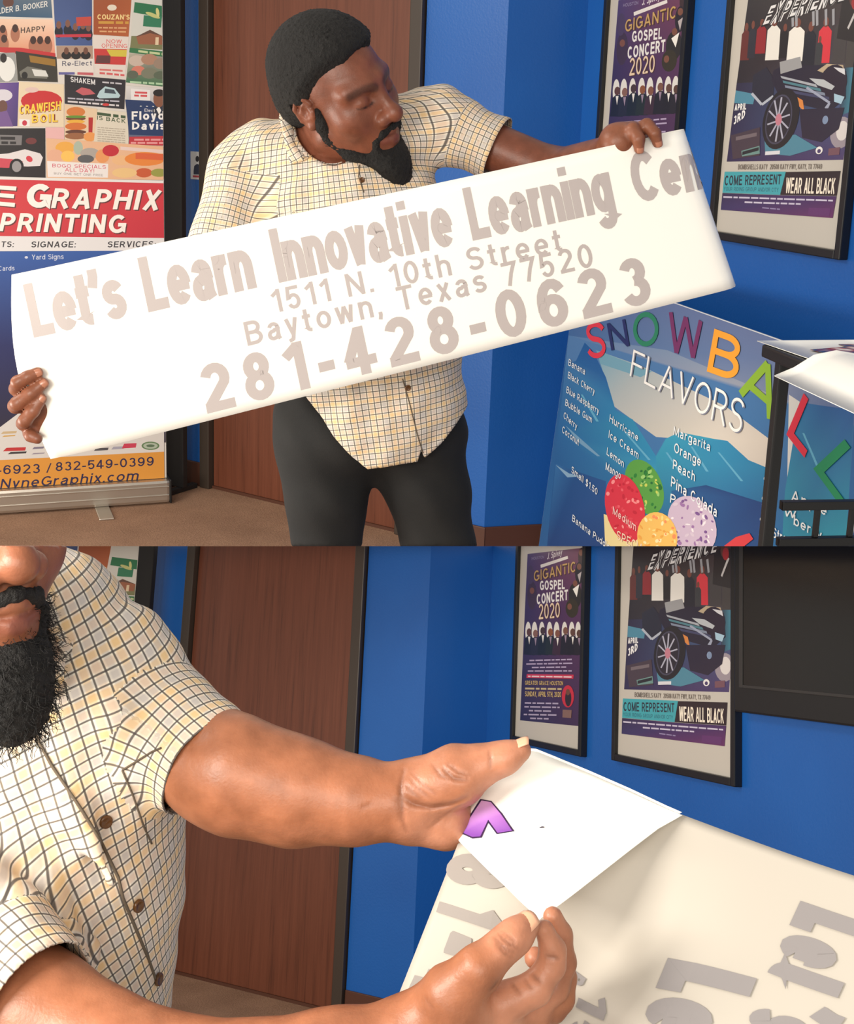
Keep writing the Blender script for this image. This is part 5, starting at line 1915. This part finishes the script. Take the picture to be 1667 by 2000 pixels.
set_uv(me, sQ, uvA)
shirtA = put(UP, 'shirt', me, CHECK, man, True, False)
solidify_obj(shirtA, .0015)
bv = bvh_of([(sV, sQ)])
zz3 = lambda x, y: (360 + x / 3.334, y / 3.334)
drape(UP, 'collar', [zz3(*p) for p in ((655, 640), (612, 690), (625, 800), (655, 930), (690, 1072), (770, 1050), (845, 1005), (884, 962), (820, 880), (770, 800), (725, 720))], bv, .008, 2.31, CHECK, man, step=8, uvrot=.5)
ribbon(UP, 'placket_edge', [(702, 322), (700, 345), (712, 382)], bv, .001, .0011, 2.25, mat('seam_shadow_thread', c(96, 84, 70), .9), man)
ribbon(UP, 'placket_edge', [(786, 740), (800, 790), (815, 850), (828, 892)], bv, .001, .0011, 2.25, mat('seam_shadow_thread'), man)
button(UP, 796, 757, bv, 2.25, .0055, man)
button(UP, 706, 352, bv, 2.25, .005, man)

# the long paper banner
LEN, HGT = np.linalg.norm(pu), (PA[0] - PA[1]) @ pa_v
tilt_u = (PA[0] - PA[1]) @ pa_e
u_tl, u_tr = pa_uv(22, 537), pa_uv(1352, 250)
u_bl, u_br = pa_uv(97, 900), pa_uv(1452, 558)


def paper_uv(a, b):
    """a along (0..1), b up (0..1) -> u,v on the plane"""
    lo = u_bl + (u_br - u_bl) * a
    hi = u_tl + (u_tr - u_tl) * a
    p = lo + (hi - lo) * b
    if 0 < b < 1:
        p = p + np.array([-.022 * math.sin(math.pi * b) * max(0.0, 1 - a * 9), 0])
    return p


ROLL0, ROLR = None, .03


def paper_pt(u, v, d=0.0):
    """flat sheet that curls back round a loose roll at its right end and bows a little at the left"""
    u1 = u_tr[0] + (u_br[0] - u_tr[0]) * (1 - np.clip((v - u_br[1]) / (u_tr[1] - u_br[1]), 0, 1)) - .034
    s = np.maximum(u - u1, 0.0)
    ang = np.minimum(s / ROLR, 4.2)
    uu = np.where(s > 0, u1 + ROLR * np.sin(ang), u)
    dn = np.where(s > 0, -ROLR * (1 - np.cos(ang)), 0.0)
    lf = np.maximum(0.0, .1 - u)
    dn = dn - 1.2 * lf * lf + .004 * np.sin(u * 9 + 1) * np.sin(v * 7)
    nx, nz = np.sin(ang), np.cos(ang)
    return PA[1] + (uu + d * nx)[..., None] * pa_e + np.asarray(v)[..., None] * pa_v + (dn + d * nz)[..., None] * pa_n


bann = thing(UP, 'paper_banner', PA[1], 'long white paper banner with pale grey learning center lettering, held across the chest', 'banner')
na, nb_ = 90, 14
ext = 1.09
V = []
for i in range(na + 1):
    for j in range(nb_ + 1):
        uv = paper_uv(i / na * ext, j / nb_)
        V.append(paper_pt(np.array(uv[0]), np.array(uv[1])))
Fc = [(i * (nb_ + 1) + j, (i + 1) * (nb_ + 1) + j, (i + 1) * (nb_ + 1) + j + 1, i * (nb_ + 1) + j + 1) for i in range(na) for j in range(nb_)]
o = put(UP, 'sheet', to_me('sheet', V, Fc), PAPER, bann, True)
solidify_obj(o, .0008)
words = []
GR = c(188, 178, 175)


def word(s, x0, y0, x1, y1, h, bold, track=.13):
    """line of text with its baseline in pixels, one part for each word; caps lean with the sheet"""
    ux, uy = -.21 * h, -h
    w = .13 + bold * 3.4
    adv = [letter(ch, w)[1] + track for ch in s]
    tot = sum(adv) - track
    pos = 0.0
    k = 0
    for part in s.split(' '):
        ln = sum(adv[k:k + len(part)]) - track
        f0, f1 = pos / tot, (pos + ln) / tot
        a0, b0, a1, b1 = x0 + (x1 - x0) * f0, y0 + (y1 - y0) * f0, x0 + (x1 - x0) * f1, y0 + (y1 - y0) * f1
        al = Art(pa_uv, .00002)
        words.append(al)
        al.tq(part, (a0, b0), (a1, b1), (a1 + ux, b1 + uy), (a0 + ux, b0 + uy), GR, bold, 0.0, track)
        pos += sum(adv[k:k + len(part) + 1])
        k += len(part) + 1


for wd in (("Let's", 66, 660, 252, 618, 104, .021, .06), ('Learn', 290, 610, 502, 562, 106, .021, .06), ('Innovative', 545, 553, 890, 478, 104, .021, .06), ('Learning', 922, 470, 1213, 408, 102, .021, .06),
           ('Center', 1244, 398, 1480, 346, 98, .021, .06), ('1511 N. 10th Street', 535, 612, 1098, 490, 44, .006, .2), ('Baytown, Texas 77520', 484, 676, 1160, 520, 46, .006, .2),
           ('281-428-0623', 405, 808, 1275, 590, 92, .021, .22)):
    word(*wd)


for al in words:
    put(UP, 'lettering', al.mesh('lettering', lambda uv, off: paper_pt(uv[:, 0], uv[:, 1], .0006 + off)), PRINT, bann, False)

# ------------------------------------------------------------------ lower picture: the man close up, peeling a corner of the sheet
B = LOW.at
SK_B = np.array(c(158, 100, 70)[:3])
PALM = np.array(c(196, 136, 108)[:3])
man2 = thing(LOW, 'person', B(60, 1990, 1.24), 'man in cream checked shirt, face cropped, peeling the corner of a white sheet', 'person')
cutB = lambda f: f.half(CAM, LOW.cut)

# the sheet's plane
S0, S1, S2 = B(895, 1640, 1.10), B(760, 1975, 1.03), B(1667, 1703, 1.0)
sh_n = np.cross(S2 - S0, S1 - S0)
sh_n /= np.linalg.norm(sh_n)
if sh_n @ (CAM - S0) < 0:
    sh_n = -sh_n
sh_e = (S2 - S0) - ((S2 - S0) @ sh_n) * sh_n
sh_e /= np.linalg.norm(sh_e)
sh_v = np.cross(sh_n, sh_e)
pl = lambda x, y, d=0.0: LOW.plane(x, y, S0, sh_n) + sh_n * d

HB = frame_of(math.radians(46), math.radians(4), math.radians(14))
HOB = B(44, 1108, .95) - HB @ np.array([0, .118, -.034])
fd = Field()
TB = head(fd, HB, HOB)
nbB = B(-40, 1390, 1.17)
fd.rc(TB(0, -.03, -.05), .06, nbB, .066, .03)
fd.el(B(20, 1600, 1.25), (.11, .09, .2), .04)
sh1, el1, wr1 = B(225, 1340, 1.2), B(470, 1522, 1.13), B(785, 1568, 1.11)
fd.rc(nbB, .045, sh1, .04, .05)
# his left arm: forearm swells below the elbow and narrows to the wrist
fd.chain([(sh1, .044), (B(420, 1495, 1.145), .0445), (el1, .043), (B(575, 1548, 1.125), .0405), (B(690, 1563, 1.115), .0325), (wr1, .0275)], .02)
fd.rc(B(470, 1495, 1.125), .034, B(600, 1530, 1.12), .028, .02)
# left hand, palm to the viewer, thumb on top
G_ = lambda x, y, Y: B(x, y, Y)
fd.rc(wr1, .0265, G_(835, 1568, 1.128), .026, .015)
fd.rc(G_(815, 1592, 1.112), .0235, G_(870, 1606, 1.112), .0205, .012)             # heel of the hand
fd.rc(G_(870, 1606, 1.114), .0195, G_(930, 1600, 1.14), .017, .012)
fd.rc(G_(850, 1575, 1.138), .024, G_(940, 1570, 1.16), .02, .014)
fd.rc(G_(828, 1545, 1.104), .0265, G_(895, 1520, 1.094), .0235, .006)             # ball of the thumb
fd.rc(G_(800, 1530, 1.11), .018, G_(840, 1530, 1.105), .02, .012)
TH1 = [(G_(890, 1502, 1.10), .0205), (G_(945, 1492, 1.092), .0145), (G_(985, 1480, 1.088), .012), (G_(1016, 1466, 1.086), .0088)]
fd.chain(TH1, .01)
for ch in ([(G_(930, 1535, 1.15), .013), (G_(985, 1530, 1.165), .0115), (G_(1040, 1545, 1.15), .0095)],
           [(G_(935, 1560, 1.16), .013), (G_(1010, 1565, 1.165), .0115), (G_(1075, 1570, 1.145), .0095)],
           [(G_(935, 1590, 1.16), .012), (G_(1005, 1600, 1.155), .011), (G_(1060, 1605, 1.135), .009)],
           [(G_(920, 1612, 1.15), .0115), (G_(975, 1632, 1.145), .0098), (G_(1020, 1638, 1.125), .0085)]):
    fd.chain(ch, .006)
# right arm and hand
wr2 = G_(800, 2022, .955)
fd.chain([(G_(-160, 1830, 1.1), .05), (G_(60, 1985, 1.03), .046), (G_(330, 2120, .98), .042), (G_(650, 2075, .955), .031), (wr2, .0245)], .02)
P2 = lambda x, y, Y: B(680 + x / 3.334, 1700 + y / 3.334, Y)
fd.rc(wr2, .024, P2(680, 900, .945), .0235, .015)
fd.rc(P2(680, 880, .945), .0225, P2(980, 940, .962), .0165, .015)
fd.rc(P2(860, 1000, .965), .019, P2(1180, 930, .98), .0155, .012)
TH2 = [(P2(690, 800, .935), .0215), (P2(850, 640, .925), .0148), (P2(1000, 500, .928), .0112), (P2(1090, 425, .932), .0108), (P2(1165, 352, .937), .0085)]
fd.chain(TH2, .008)
IX2 = [(P2(1000, 870, .952), .0150), (P2(1215, 770, .952), .0112), (P2(1320, 620, .952), .0095), (P2(1330, 520, .95), .0088), (P2(1275, 385, .945), .0068)]
fd.chain(IX2, .005)
MD2 = [(P2(1160, 890, .975), .014), (P2(1330, 760, .978), .0112), (P2(1392, 600, .978), .0098), (P2(1375, 420, .972), .0088), (P2(1330, 300, .966), .007)]
fd.chain(MD2, .004)
for ch in ([(P2(1180, 930, .985), .0135), (P2(1370, 830, .99), .011), (P2(1395, 700, .99), .0098), (P2(1280, 600, .978), .0088), (P2(1215, 570, .972), .0078)],
           [(P2(1160, 960, .985), .0125), (P2(1320, 900, .992), .0102), (P2(1340, 800, .988), .009)]):
    fd.chain(ch, .004)
cutB(fd)
bV, bQ = fd.polygonise(.0019)
cols = np.repeat(SK_B[None], len(bV), 0)
ht = np.minimum(np.minimum(seg_d(bV, G_(840, 1600, 1.1), G_(1000, 1560, 1.13)), seg_d(bV, G_(850, 1530, 1.1), G_(1016, 1466, 1.086)) + .006),
                np.minimum(seg_d(bV, IX2[1][0], IX2[-1][0]), seg_d(bV, TH2[3][0], TH2[4][0]) + .004))
ht = np.minimum(ht, seg_d(bV, IX2[0][0], IX2[1][0]) + .002)
w = np.clip((.038 - ht) / .02, 0, 1)[:, None]
cols = cols * (1 - .7 * w) + .7 * w * PALM
w = np.clip((.11 - np.linalg.norm(bV - HOB, axis=1)) / .03, 0, 1)[:, None] * 0 + (np.linalg.norm(bV - HOB, axis=1) < .16)[:, None]
cols = cols * (1 - .35 * w) + .35 * w * np.array(c(120, 66, 48)[:3])
cols = face_paint(bV, cols, HB, HOB, True)
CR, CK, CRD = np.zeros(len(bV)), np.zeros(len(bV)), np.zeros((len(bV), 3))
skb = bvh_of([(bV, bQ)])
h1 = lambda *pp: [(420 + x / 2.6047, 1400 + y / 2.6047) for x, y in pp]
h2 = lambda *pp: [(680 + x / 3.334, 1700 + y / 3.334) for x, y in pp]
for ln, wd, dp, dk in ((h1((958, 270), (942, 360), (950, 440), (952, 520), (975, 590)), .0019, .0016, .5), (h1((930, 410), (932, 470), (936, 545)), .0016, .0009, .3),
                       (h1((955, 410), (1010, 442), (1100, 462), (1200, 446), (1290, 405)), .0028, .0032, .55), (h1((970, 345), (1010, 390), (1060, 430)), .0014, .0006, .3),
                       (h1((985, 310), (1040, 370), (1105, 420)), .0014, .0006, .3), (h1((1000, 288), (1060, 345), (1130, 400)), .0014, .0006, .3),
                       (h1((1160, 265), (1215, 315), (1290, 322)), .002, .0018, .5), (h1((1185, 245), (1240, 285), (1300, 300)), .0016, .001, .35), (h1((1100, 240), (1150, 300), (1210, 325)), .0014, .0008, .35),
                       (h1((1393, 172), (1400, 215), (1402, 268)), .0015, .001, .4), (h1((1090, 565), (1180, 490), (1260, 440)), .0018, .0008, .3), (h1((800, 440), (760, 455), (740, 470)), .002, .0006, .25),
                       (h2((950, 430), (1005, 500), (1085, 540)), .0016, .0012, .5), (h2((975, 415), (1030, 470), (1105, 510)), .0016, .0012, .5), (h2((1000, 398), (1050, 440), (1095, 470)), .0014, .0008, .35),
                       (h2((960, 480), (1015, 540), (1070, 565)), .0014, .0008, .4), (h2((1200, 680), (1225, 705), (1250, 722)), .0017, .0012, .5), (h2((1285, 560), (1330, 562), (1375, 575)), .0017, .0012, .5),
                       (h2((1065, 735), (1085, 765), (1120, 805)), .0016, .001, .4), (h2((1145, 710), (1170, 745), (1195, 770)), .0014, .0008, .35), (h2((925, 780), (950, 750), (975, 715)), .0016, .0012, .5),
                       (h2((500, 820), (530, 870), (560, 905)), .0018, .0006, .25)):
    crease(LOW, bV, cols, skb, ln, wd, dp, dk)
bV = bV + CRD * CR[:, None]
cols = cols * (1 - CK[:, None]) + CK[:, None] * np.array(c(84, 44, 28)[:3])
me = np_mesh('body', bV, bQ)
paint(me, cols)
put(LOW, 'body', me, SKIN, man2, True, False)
up2 = np.array([-.25, -.75, .6])
nail(LOW, TH2[-1][0] + (TH2[-1][0] - TH2[-2][0]) * .0 + np.array([-.003, -.0085, .0042]), TH2[-1][0] - TH2[-2][0], up2, .0082, .0095, man2)
nail(LOW, TH1[-1][0] + np.array([-.003, -.004, .0078]), TH1[-1][0] - TH1[-2][0], np.array([-.1, -.45, .9]), .0066, .0095, man2)

# beard: soft mass plus loose curls
fb = beard_field(HB, HOB, 1.0, .8)
cutB(fb)
hV, hQ = fb.polygonise(.0024)
beard = put(LOW, 'beard', np_mesh('beard', hV, hQ), HAIR, man2, True, False)
rn = np.random.RandomState(4)
V, Fc = [], []
ctr = TB(0, .07, -.13)
cand = hV[(hV - TB(0, .02, -.06)) @ HB[:, 2] < -.01]
for k in range(1500):
    p = cand[rn.randint(len(cand))]
    n = p - TB(0, .055, -.1)
    n = n / (np.linalg.norm(n) + 1e-6) + .4 * rn.randn(3) - .45 * HB[:, 2]
    n /= np.linalg.norm(n)
    a = np.cross(n, rn.randn(3))
    a /= np.linalg.norm(a)
    b = np.cross(n, a)
    L, r, ph = .008 + .012 * rn.rand(), .0022 + .002 * rn.rand(), 6.28 * rn.rand()
    base = len(V)
    m = 8
    for i in range(m):
        t = i / (m - 1)
        ang = ph + t * 7.5
        q = p - n * .003 + n * L * t + (a * math.cos(ang) + b * math.sin(ang)) * r * t
        wd = .00042 * (1 - .6 * t)
        sd = np.cross(n, LOW.ray(60, 1350))
        sd /= np.linalg.norm(sd)
        V += [q + sd * wd, q - sd * wd, q + np.cross(sd, n) * wd]
    for i in range(m - 1):
        for j in range(3):
            Fc.append((base + i * 3 + j, base + i * 3 + (j + 1) % 3, base + i * 3 + 3 + (j + 1) % 3, base + i * 3 + 3 + j))
o = put(LOW, 'beard_curls', to_me('beard_curls', V, Fc), HAIR, man2, True)
if o:
    o['kind'] = 'stuff'

# shirt
fs = Field()
fs.el(B(28, 1500, 1.23), (.143, .125, .21), .05)
fs.el(B(20, 1850, 1.25), (.152, .15, .26), .07)
fs.rc(B(-20, 1240, 1.18), .055, B(212, 1332, 1.2), .056, .045)
fs.el(B(100, 1420, 1.19), (.085, .08, .105), .05)
sl1 = (B(232, 1335, 1.195), B(420, 1508, 1.142))
fs.rc(sl1[0], .058, sl1[1], .0495, .03)
sl2 = (B(-170, 1780, 1.09), B(70, 1975, 1.02))
fs.rc(sl2[0], .075, sl2[1], .0535, .03)
for p, q, r in (((40, 1500, 1.115), (170, 1640, 1.115), .009), ((20, 1640, 1.11), (150, 1860, 1.10), .010), ((-20, 1760, 1.10), (160, 1900, 1.10), .011), ((230, 1400, 1.12), (300, 1480, 1.14), .008),
                ((130, 1560, 1.11), (215, 1720, 1.11), .007), ((180, 1850, 1.12), (150, 2000, 1.12), .009)):
    fs.rc(B(*p), r, B(*q), r * .8, .02)


def folds2(P):
    x, y, z = P.T
    return .003 * np.sin(46 * x + 30 * z + 2 * np.sin(19 * z)) * np.sin(25 * z - 20 * x + 1.3) + .0016 * np.sin(110 * x - 60 * z) * np.sin(70 * z + 25 * x)


fs.fn(folds2)
n1, n2 = (sl1[1] - sl1[0]) / np.linalg.norm(sl1[1] - sl1[0]), (sl2[1] - sl2[0]) / np.linalg.norm(sl2[1] - sl2[0])
e1, e2 = B(408, 1484, 1.146), B(74, 1965, 1.02)


def cuffs2(P):
    out = np.full(len(P), -1.0)
    for p0, n, q in ((e1, n1, sl1[1]), (e2, n2, sl2[1])):
        near = (seg_d(P, q - n * .02, q + n * .1) < .085)
        out = np.where(near, np.maximum(out, (P - p0) @ n), out)
    return out


fs.fn(cuffs2, 'i')
fs.rc(TB(0, -.03, -.05), .072, nbB, .078, .006, 's')
NK = (TB(0, .03, -.12), B(30, 1385, 1.05), .05, .035)
fs.rc(NK[0], NK[2], NK[1], NK[3], .01, 's')
cutB(fs)
fs.half(B(0, 2110, 1.15), np.array([0, 0, -1.0]))
fs.half(B(-330, 1600, 1.1), np.array([-1.0, 0, 0]))
sV, sQ = fs.polygonise(.0032)
fc_ = sV[sQ].mean(1)
capm = (cuffs2(fc_) > -.002) | (Field.prim('rc', (TB(0, -.03, -.05), nbB, .072, .078), fc_) < .001) | (Field.prim('rc', NK, fc_) < .001)
sV, sQ = drop_faces(sV, sQ, capm)
sV = snap_edge(sV, sQ, cuffs2, .008)
me = np_mesh('shirt', sV, sQ)


def uvB(fcn, cr):
    out = np.zeros(cr.shape[:2] + (2,))
    ctr = B(150, 1640, 1.22)
    ev = np.array([.40, 0, -.917])
    eu = np.array([.917, 0, .40])
    q = cr - ctr
    lat, v = q @ eu, q @ ev
    th = np.arctan2(lat, .06 - q[..., 1])
    out[..., 0] = th * .13 + lat * .2
    out[..., 1] = v + .35 * q[..., 1]
    for (a, b), rr in ((sl1, .055), (sl2, .06)):
        ax = (b - a) / np.linalg.norm(b - a)
        t = (fcn - a) @ ax
        m = (t > (.045 if rr < .058 else .1)) & (seg_d(fcn, a, b) < (.068 if rr < .058 else .082))
        u0 = np.cross(ax, [0, 1.0, 0.0])
        u0 /= np.linalg.norm(u0)
        u1 = np.cross(ax, u0)
        r = cr[m] - a
        out[m] = np.stack([np.arctan2(r @ u0, -(r @ u1)) * rr, r @ ax], -1)
    return out


set_uv(me, sQ, uvB)
sh2 = put(LOW, 'shirt', me, CHECK, man2, True, False)
solidify_obj(sh2, .0014)
bv = bvh_of([(sV, sQ)])
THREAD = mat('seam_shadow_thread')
zb = lambda x, y: (x / 3.206, 1060 + y / 3.206)
zc = lambda x, y: (x / 3.206, 1480 + y / 3.206)
drape(LOW, 'collar', [zb(*p) for p in ((275, 540), (330, 575), (430, 640), (465, 600), (450, 680), (410, 720), (400, 860), (330, 960), (250, 900), (215, 660))], bv, .007, 1.1, CHECK, man2, step=9, uvrot=.7)
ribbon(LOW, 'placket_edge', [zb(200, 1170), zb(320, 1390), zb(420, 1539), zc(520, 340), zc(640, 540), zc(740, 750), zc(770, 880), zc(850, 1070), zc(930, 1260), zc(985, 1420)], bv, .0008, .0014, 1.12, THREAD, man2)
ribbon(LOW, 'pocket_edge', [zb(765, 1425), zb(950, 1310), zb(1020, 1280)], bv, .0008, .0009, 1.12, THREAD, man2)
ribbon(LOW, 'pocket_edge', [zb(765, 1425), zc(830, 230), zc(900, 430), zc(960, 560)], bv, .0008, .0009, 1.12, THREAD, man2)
for x, y in (zc(660, 398), zc(860, 925), zc(985, 1385)):
    button(LOW, x, y, bv, 1.12, .0058, man2)

# ------------------------------------------------------------------ the sheet with its folded corner
sheet_t = thing(LOW, 'vinyl_sheet', S1, 'large sheet of transfer paper with grey lettering, its white corner folded over', 'paper')


def gridpatch(name, fn, nu, nv, material, parent, th=.0007):
    V = [fn(i / nu, j / nv) for i in range(nu + 1) for j in range(nv + 1)]
    w_ = np.cross(V[(nv + 1) * (nu // 2 + 1) + nv // 2] - V[(nv + 1) * (nu // 2) + nv // 2], V[(nv + 1) * (nu // 2) + nv // 2 + 1] - V[(nv + 1) * (nu // 2) + nv // 2])
    Fc = [(i * (nv + 1) + j, (i + 1) * (nv + 1) + j, (i + 1) * (nv + 1) + j + 1, i * (nv + 1) + j + 1) for i in range(nu) for j in range(nv)]
    if w_ @ sh_n < 0:
        Fc = [f[::-1] for f in Fc]
    o = put(LOW, name, to_me(name, V, Fc), material, parent, True)
    solidify_obj(o, th)
    return o


def wave(x, y):
    """gentle billow of the loose sheet, along its normal"""
    p = pl(x, y) - S0
    u, v = p @ sh_e, p @ sh_v
    return .006 * math.sin(u * 16 + 2.0 * v) - .02 * math.exp(-((u - .13 - .25 * (v + .05)) / .05) ** 2) * min(1.0, max(0.0, (-v - .0) / .06))


def main_px(a, b):
    top = np.array([895, 1640]) + (np.array([1900, 1790]) - np.array([895, 1640])) * a
    # upper boundary: the crease, then the sheet's own top edge
    xs, ys = (895, 1030, 1330, 1667, 1900), (1645, 1600, 1592, 1703, 1782)
    x = 895 + (1900 - 895) * a
    top = np.array([x, np.interp(x, xs, ys)])
    bot = np.array([690, 2150]) + (np.array([1900, 2150]) - np.array([690, 2150])) * a
    return top + (bot - top) * b


gridpatch('sheet', lambda a, b: pl(*main_px(a, b), wave(*main_px(a, b))), 60, 30, TAPE, sheet_t)
fold = [(895, 1642), (903, 1610), (916, 1580), (935, 1546), (962, 1513), (995, 1483), (1028, 1466), (1048, 1468), (1085, 1483), (1150, 1510), (1230, 1545), (1300, 1578), (1332, 1592)]
free = [(895, 1642), (925, 1672), (955, 1702), (985, 1730), (1015, 1760), (1040, 1783), (1053, 1796), (1075, 1780), (1120, 1746), (1170, 1707), (1230, 1660), (1285, 1618), (1332, 1592)]


def flap(a, b):
    t = a * (len(fold) - 1)
    i = min(int(t), len(fold) - 2)
    f = t - i
    p = np.array(fold[i]) * (1 - f) + np.array(fold[i + 1]) * f
    q = np.array(free[i]) * (1 - f) + np.array(free[i + 1]) * f
    x, y = p + (q - p) * b
    wgt = math.sin(math.pi * min(1, max(0, a)))
    d = .004 + wgt * (.012 * math.sin(math.pi * min(1.0, b * 1.3) * .5) + .034 * b ** 1.6)
    q0 = pl(x, y)
    return q0 + (CAM - q0) / np.linalg.norm(CAM - q0) * d * 1.15


fl_o = gridpatch('folded_corner', flap, 48, 16, PAPER, sheet_t, .0004)
# roll of the crease: joins flap to the sheet behind along the outline
gridpatch('crease', lambda a, b: pl(*(np.array(flap_px := (np.array(fold[min(int(a * 12), 11)]) * (1 - (a * 12 - min(int(a * 12), 11))) + np.array(fold[min(int(a * 12), 11) + 1]) * (a * 12 - min(int(a * 12), 11)))) + (np.array([1040, 1600]) - flap_px) * .12 * b), .004 - .010 * b), 48, 4, PAPER, sheet_t)

words2 = []
G2 = c(142, 137, 137)
zf = lambda x, y: (860 + x / 2.0657, 1420 + y / 2.0657)


def vword(s, bl, rd, up, bold, col=G2):
    """text running down the sheet: baseline start, reading vector, cap vector (zoom pixels)"""
    BLp, BRp = np.array(bl), np.array(bl) + np.array(rd)
    al2 = Art(lambda x, y: np.array([x, y]), .00001)
    words2.append(al2)
    U = np.array(up)
    al2.tq(s, zf(*BLp), zf(*BRp), zf(*(BRp + U)), zf(*(BLp + U)), col, bold)


vword('Let', (1450, 690), (-150, 330), (300, 100), .045)
vword("'s", (1330, 1040), (-110, 160), (310, 110), .045)
vword('Lea', (915, 925), (-170, 420), (360, 85), .045)
vword('1511', (560, 1015), (-150, 480), (115, 62), .03)
vword('B', (515, 945), (-20, 40), (60, 40), .03)
z4 = lambda x, y: ((680 + x / 3.334 - 860) * 2.0657, (1700 + y / 3.334 - 1420) * 2.0657)


def v4(s, bl, rd, up, bold=.03, col=c(150, 143, 138)):
    a_, b_, u_ = np.array(z4(*bl)), np.array(z4(*(np.array(bl) + np.array(rd)))), np.array(z4(*(np.array(bl) + np.array(up))))
    vword(s, a_, b_ - a_, u_ - a_, bold, col)


v4('8', (690, -130), (-90, 190), (420, 110))
v4('1', (610, 150), (-40, 120), (420, 150), .03)
dash = Art(lambda x, y: np.array([680 + x / 3.334, 1700 + y / 3.334]), .00001)
dash.poly([(682, 398), (806, 452), (806, 475), (752, 580), (620, 538), (622, 520), (665, 410)], c(150, 143, 138))
words2.append(dash.split(2))
v4('4', (470, 590), (-110, 230), (440, 130), .04)
v4('2', (330, 790), (-110, 220), (300, 120), .04)


def place2(xy, off):
    return np.array([pl(x, y, wave(x, y) + .0012 + off) for x, y in xy])


for al2 in words2:
    put(LOW, 'lettering', al2.mesh('lettering', place2), PRINT, sheet_t, False)


# purple letter printed on the white side of the folded corner
FV, FQ = [], []
for i in range(49):
    for j in range(17):
        FV.append(flap(i / 48, j / 16))
for i in range(48):
    for j in range(16):
        FQ.append((i * 17 + j, (i + 1) * 17 + j, (i + 1) * 17 + j + 1, i * 17 + j + 1))
fbv = BVHTree.FromPolygons([tuple(p) for p in FV], FQ)
al3 = Art(lambda x, y: np.array(zf(x, y)), .0002)
al3.poly([(160, 290), (205, 298), (250, 350), (280, 395), (298, 420), (226, 432), (192, 386), (166, 446), (128, 450), (84, 430), (105, 375)], c(52, 34, 74))
al3.poly([(165, 296), (203, 303), (245, 354), (288, 418), (230, 427), (192, 374), (160, 441), (128, 443), (92, 427), (112, 376)], None,
         [c(226, 176, 226), c(206, 150, 216), c(170, 110, 190), c(132, 76, 170), c(136, 80, 172), c(176, 120, 200), c(128, 72, 166), c(132, 76, 170), c(128, 74, 168), c(190, 134, 206)])
al3.poly([(398, 404), (410, 400), (420, 402), (416, 406), (400, 407)], c(60, 50, 66))


def place3(xy, off):
    out = []
    for x, y in xy:
        p, n, d = hit(LOW, fbv, x, y, 1.08)
        out.append(p - d * (.0007 + off))
    return np.array(out)


put(LOW, 'purple_letter', al3.split(3).mesh('purple_letter', place3), PRINT, sheet_t, False)
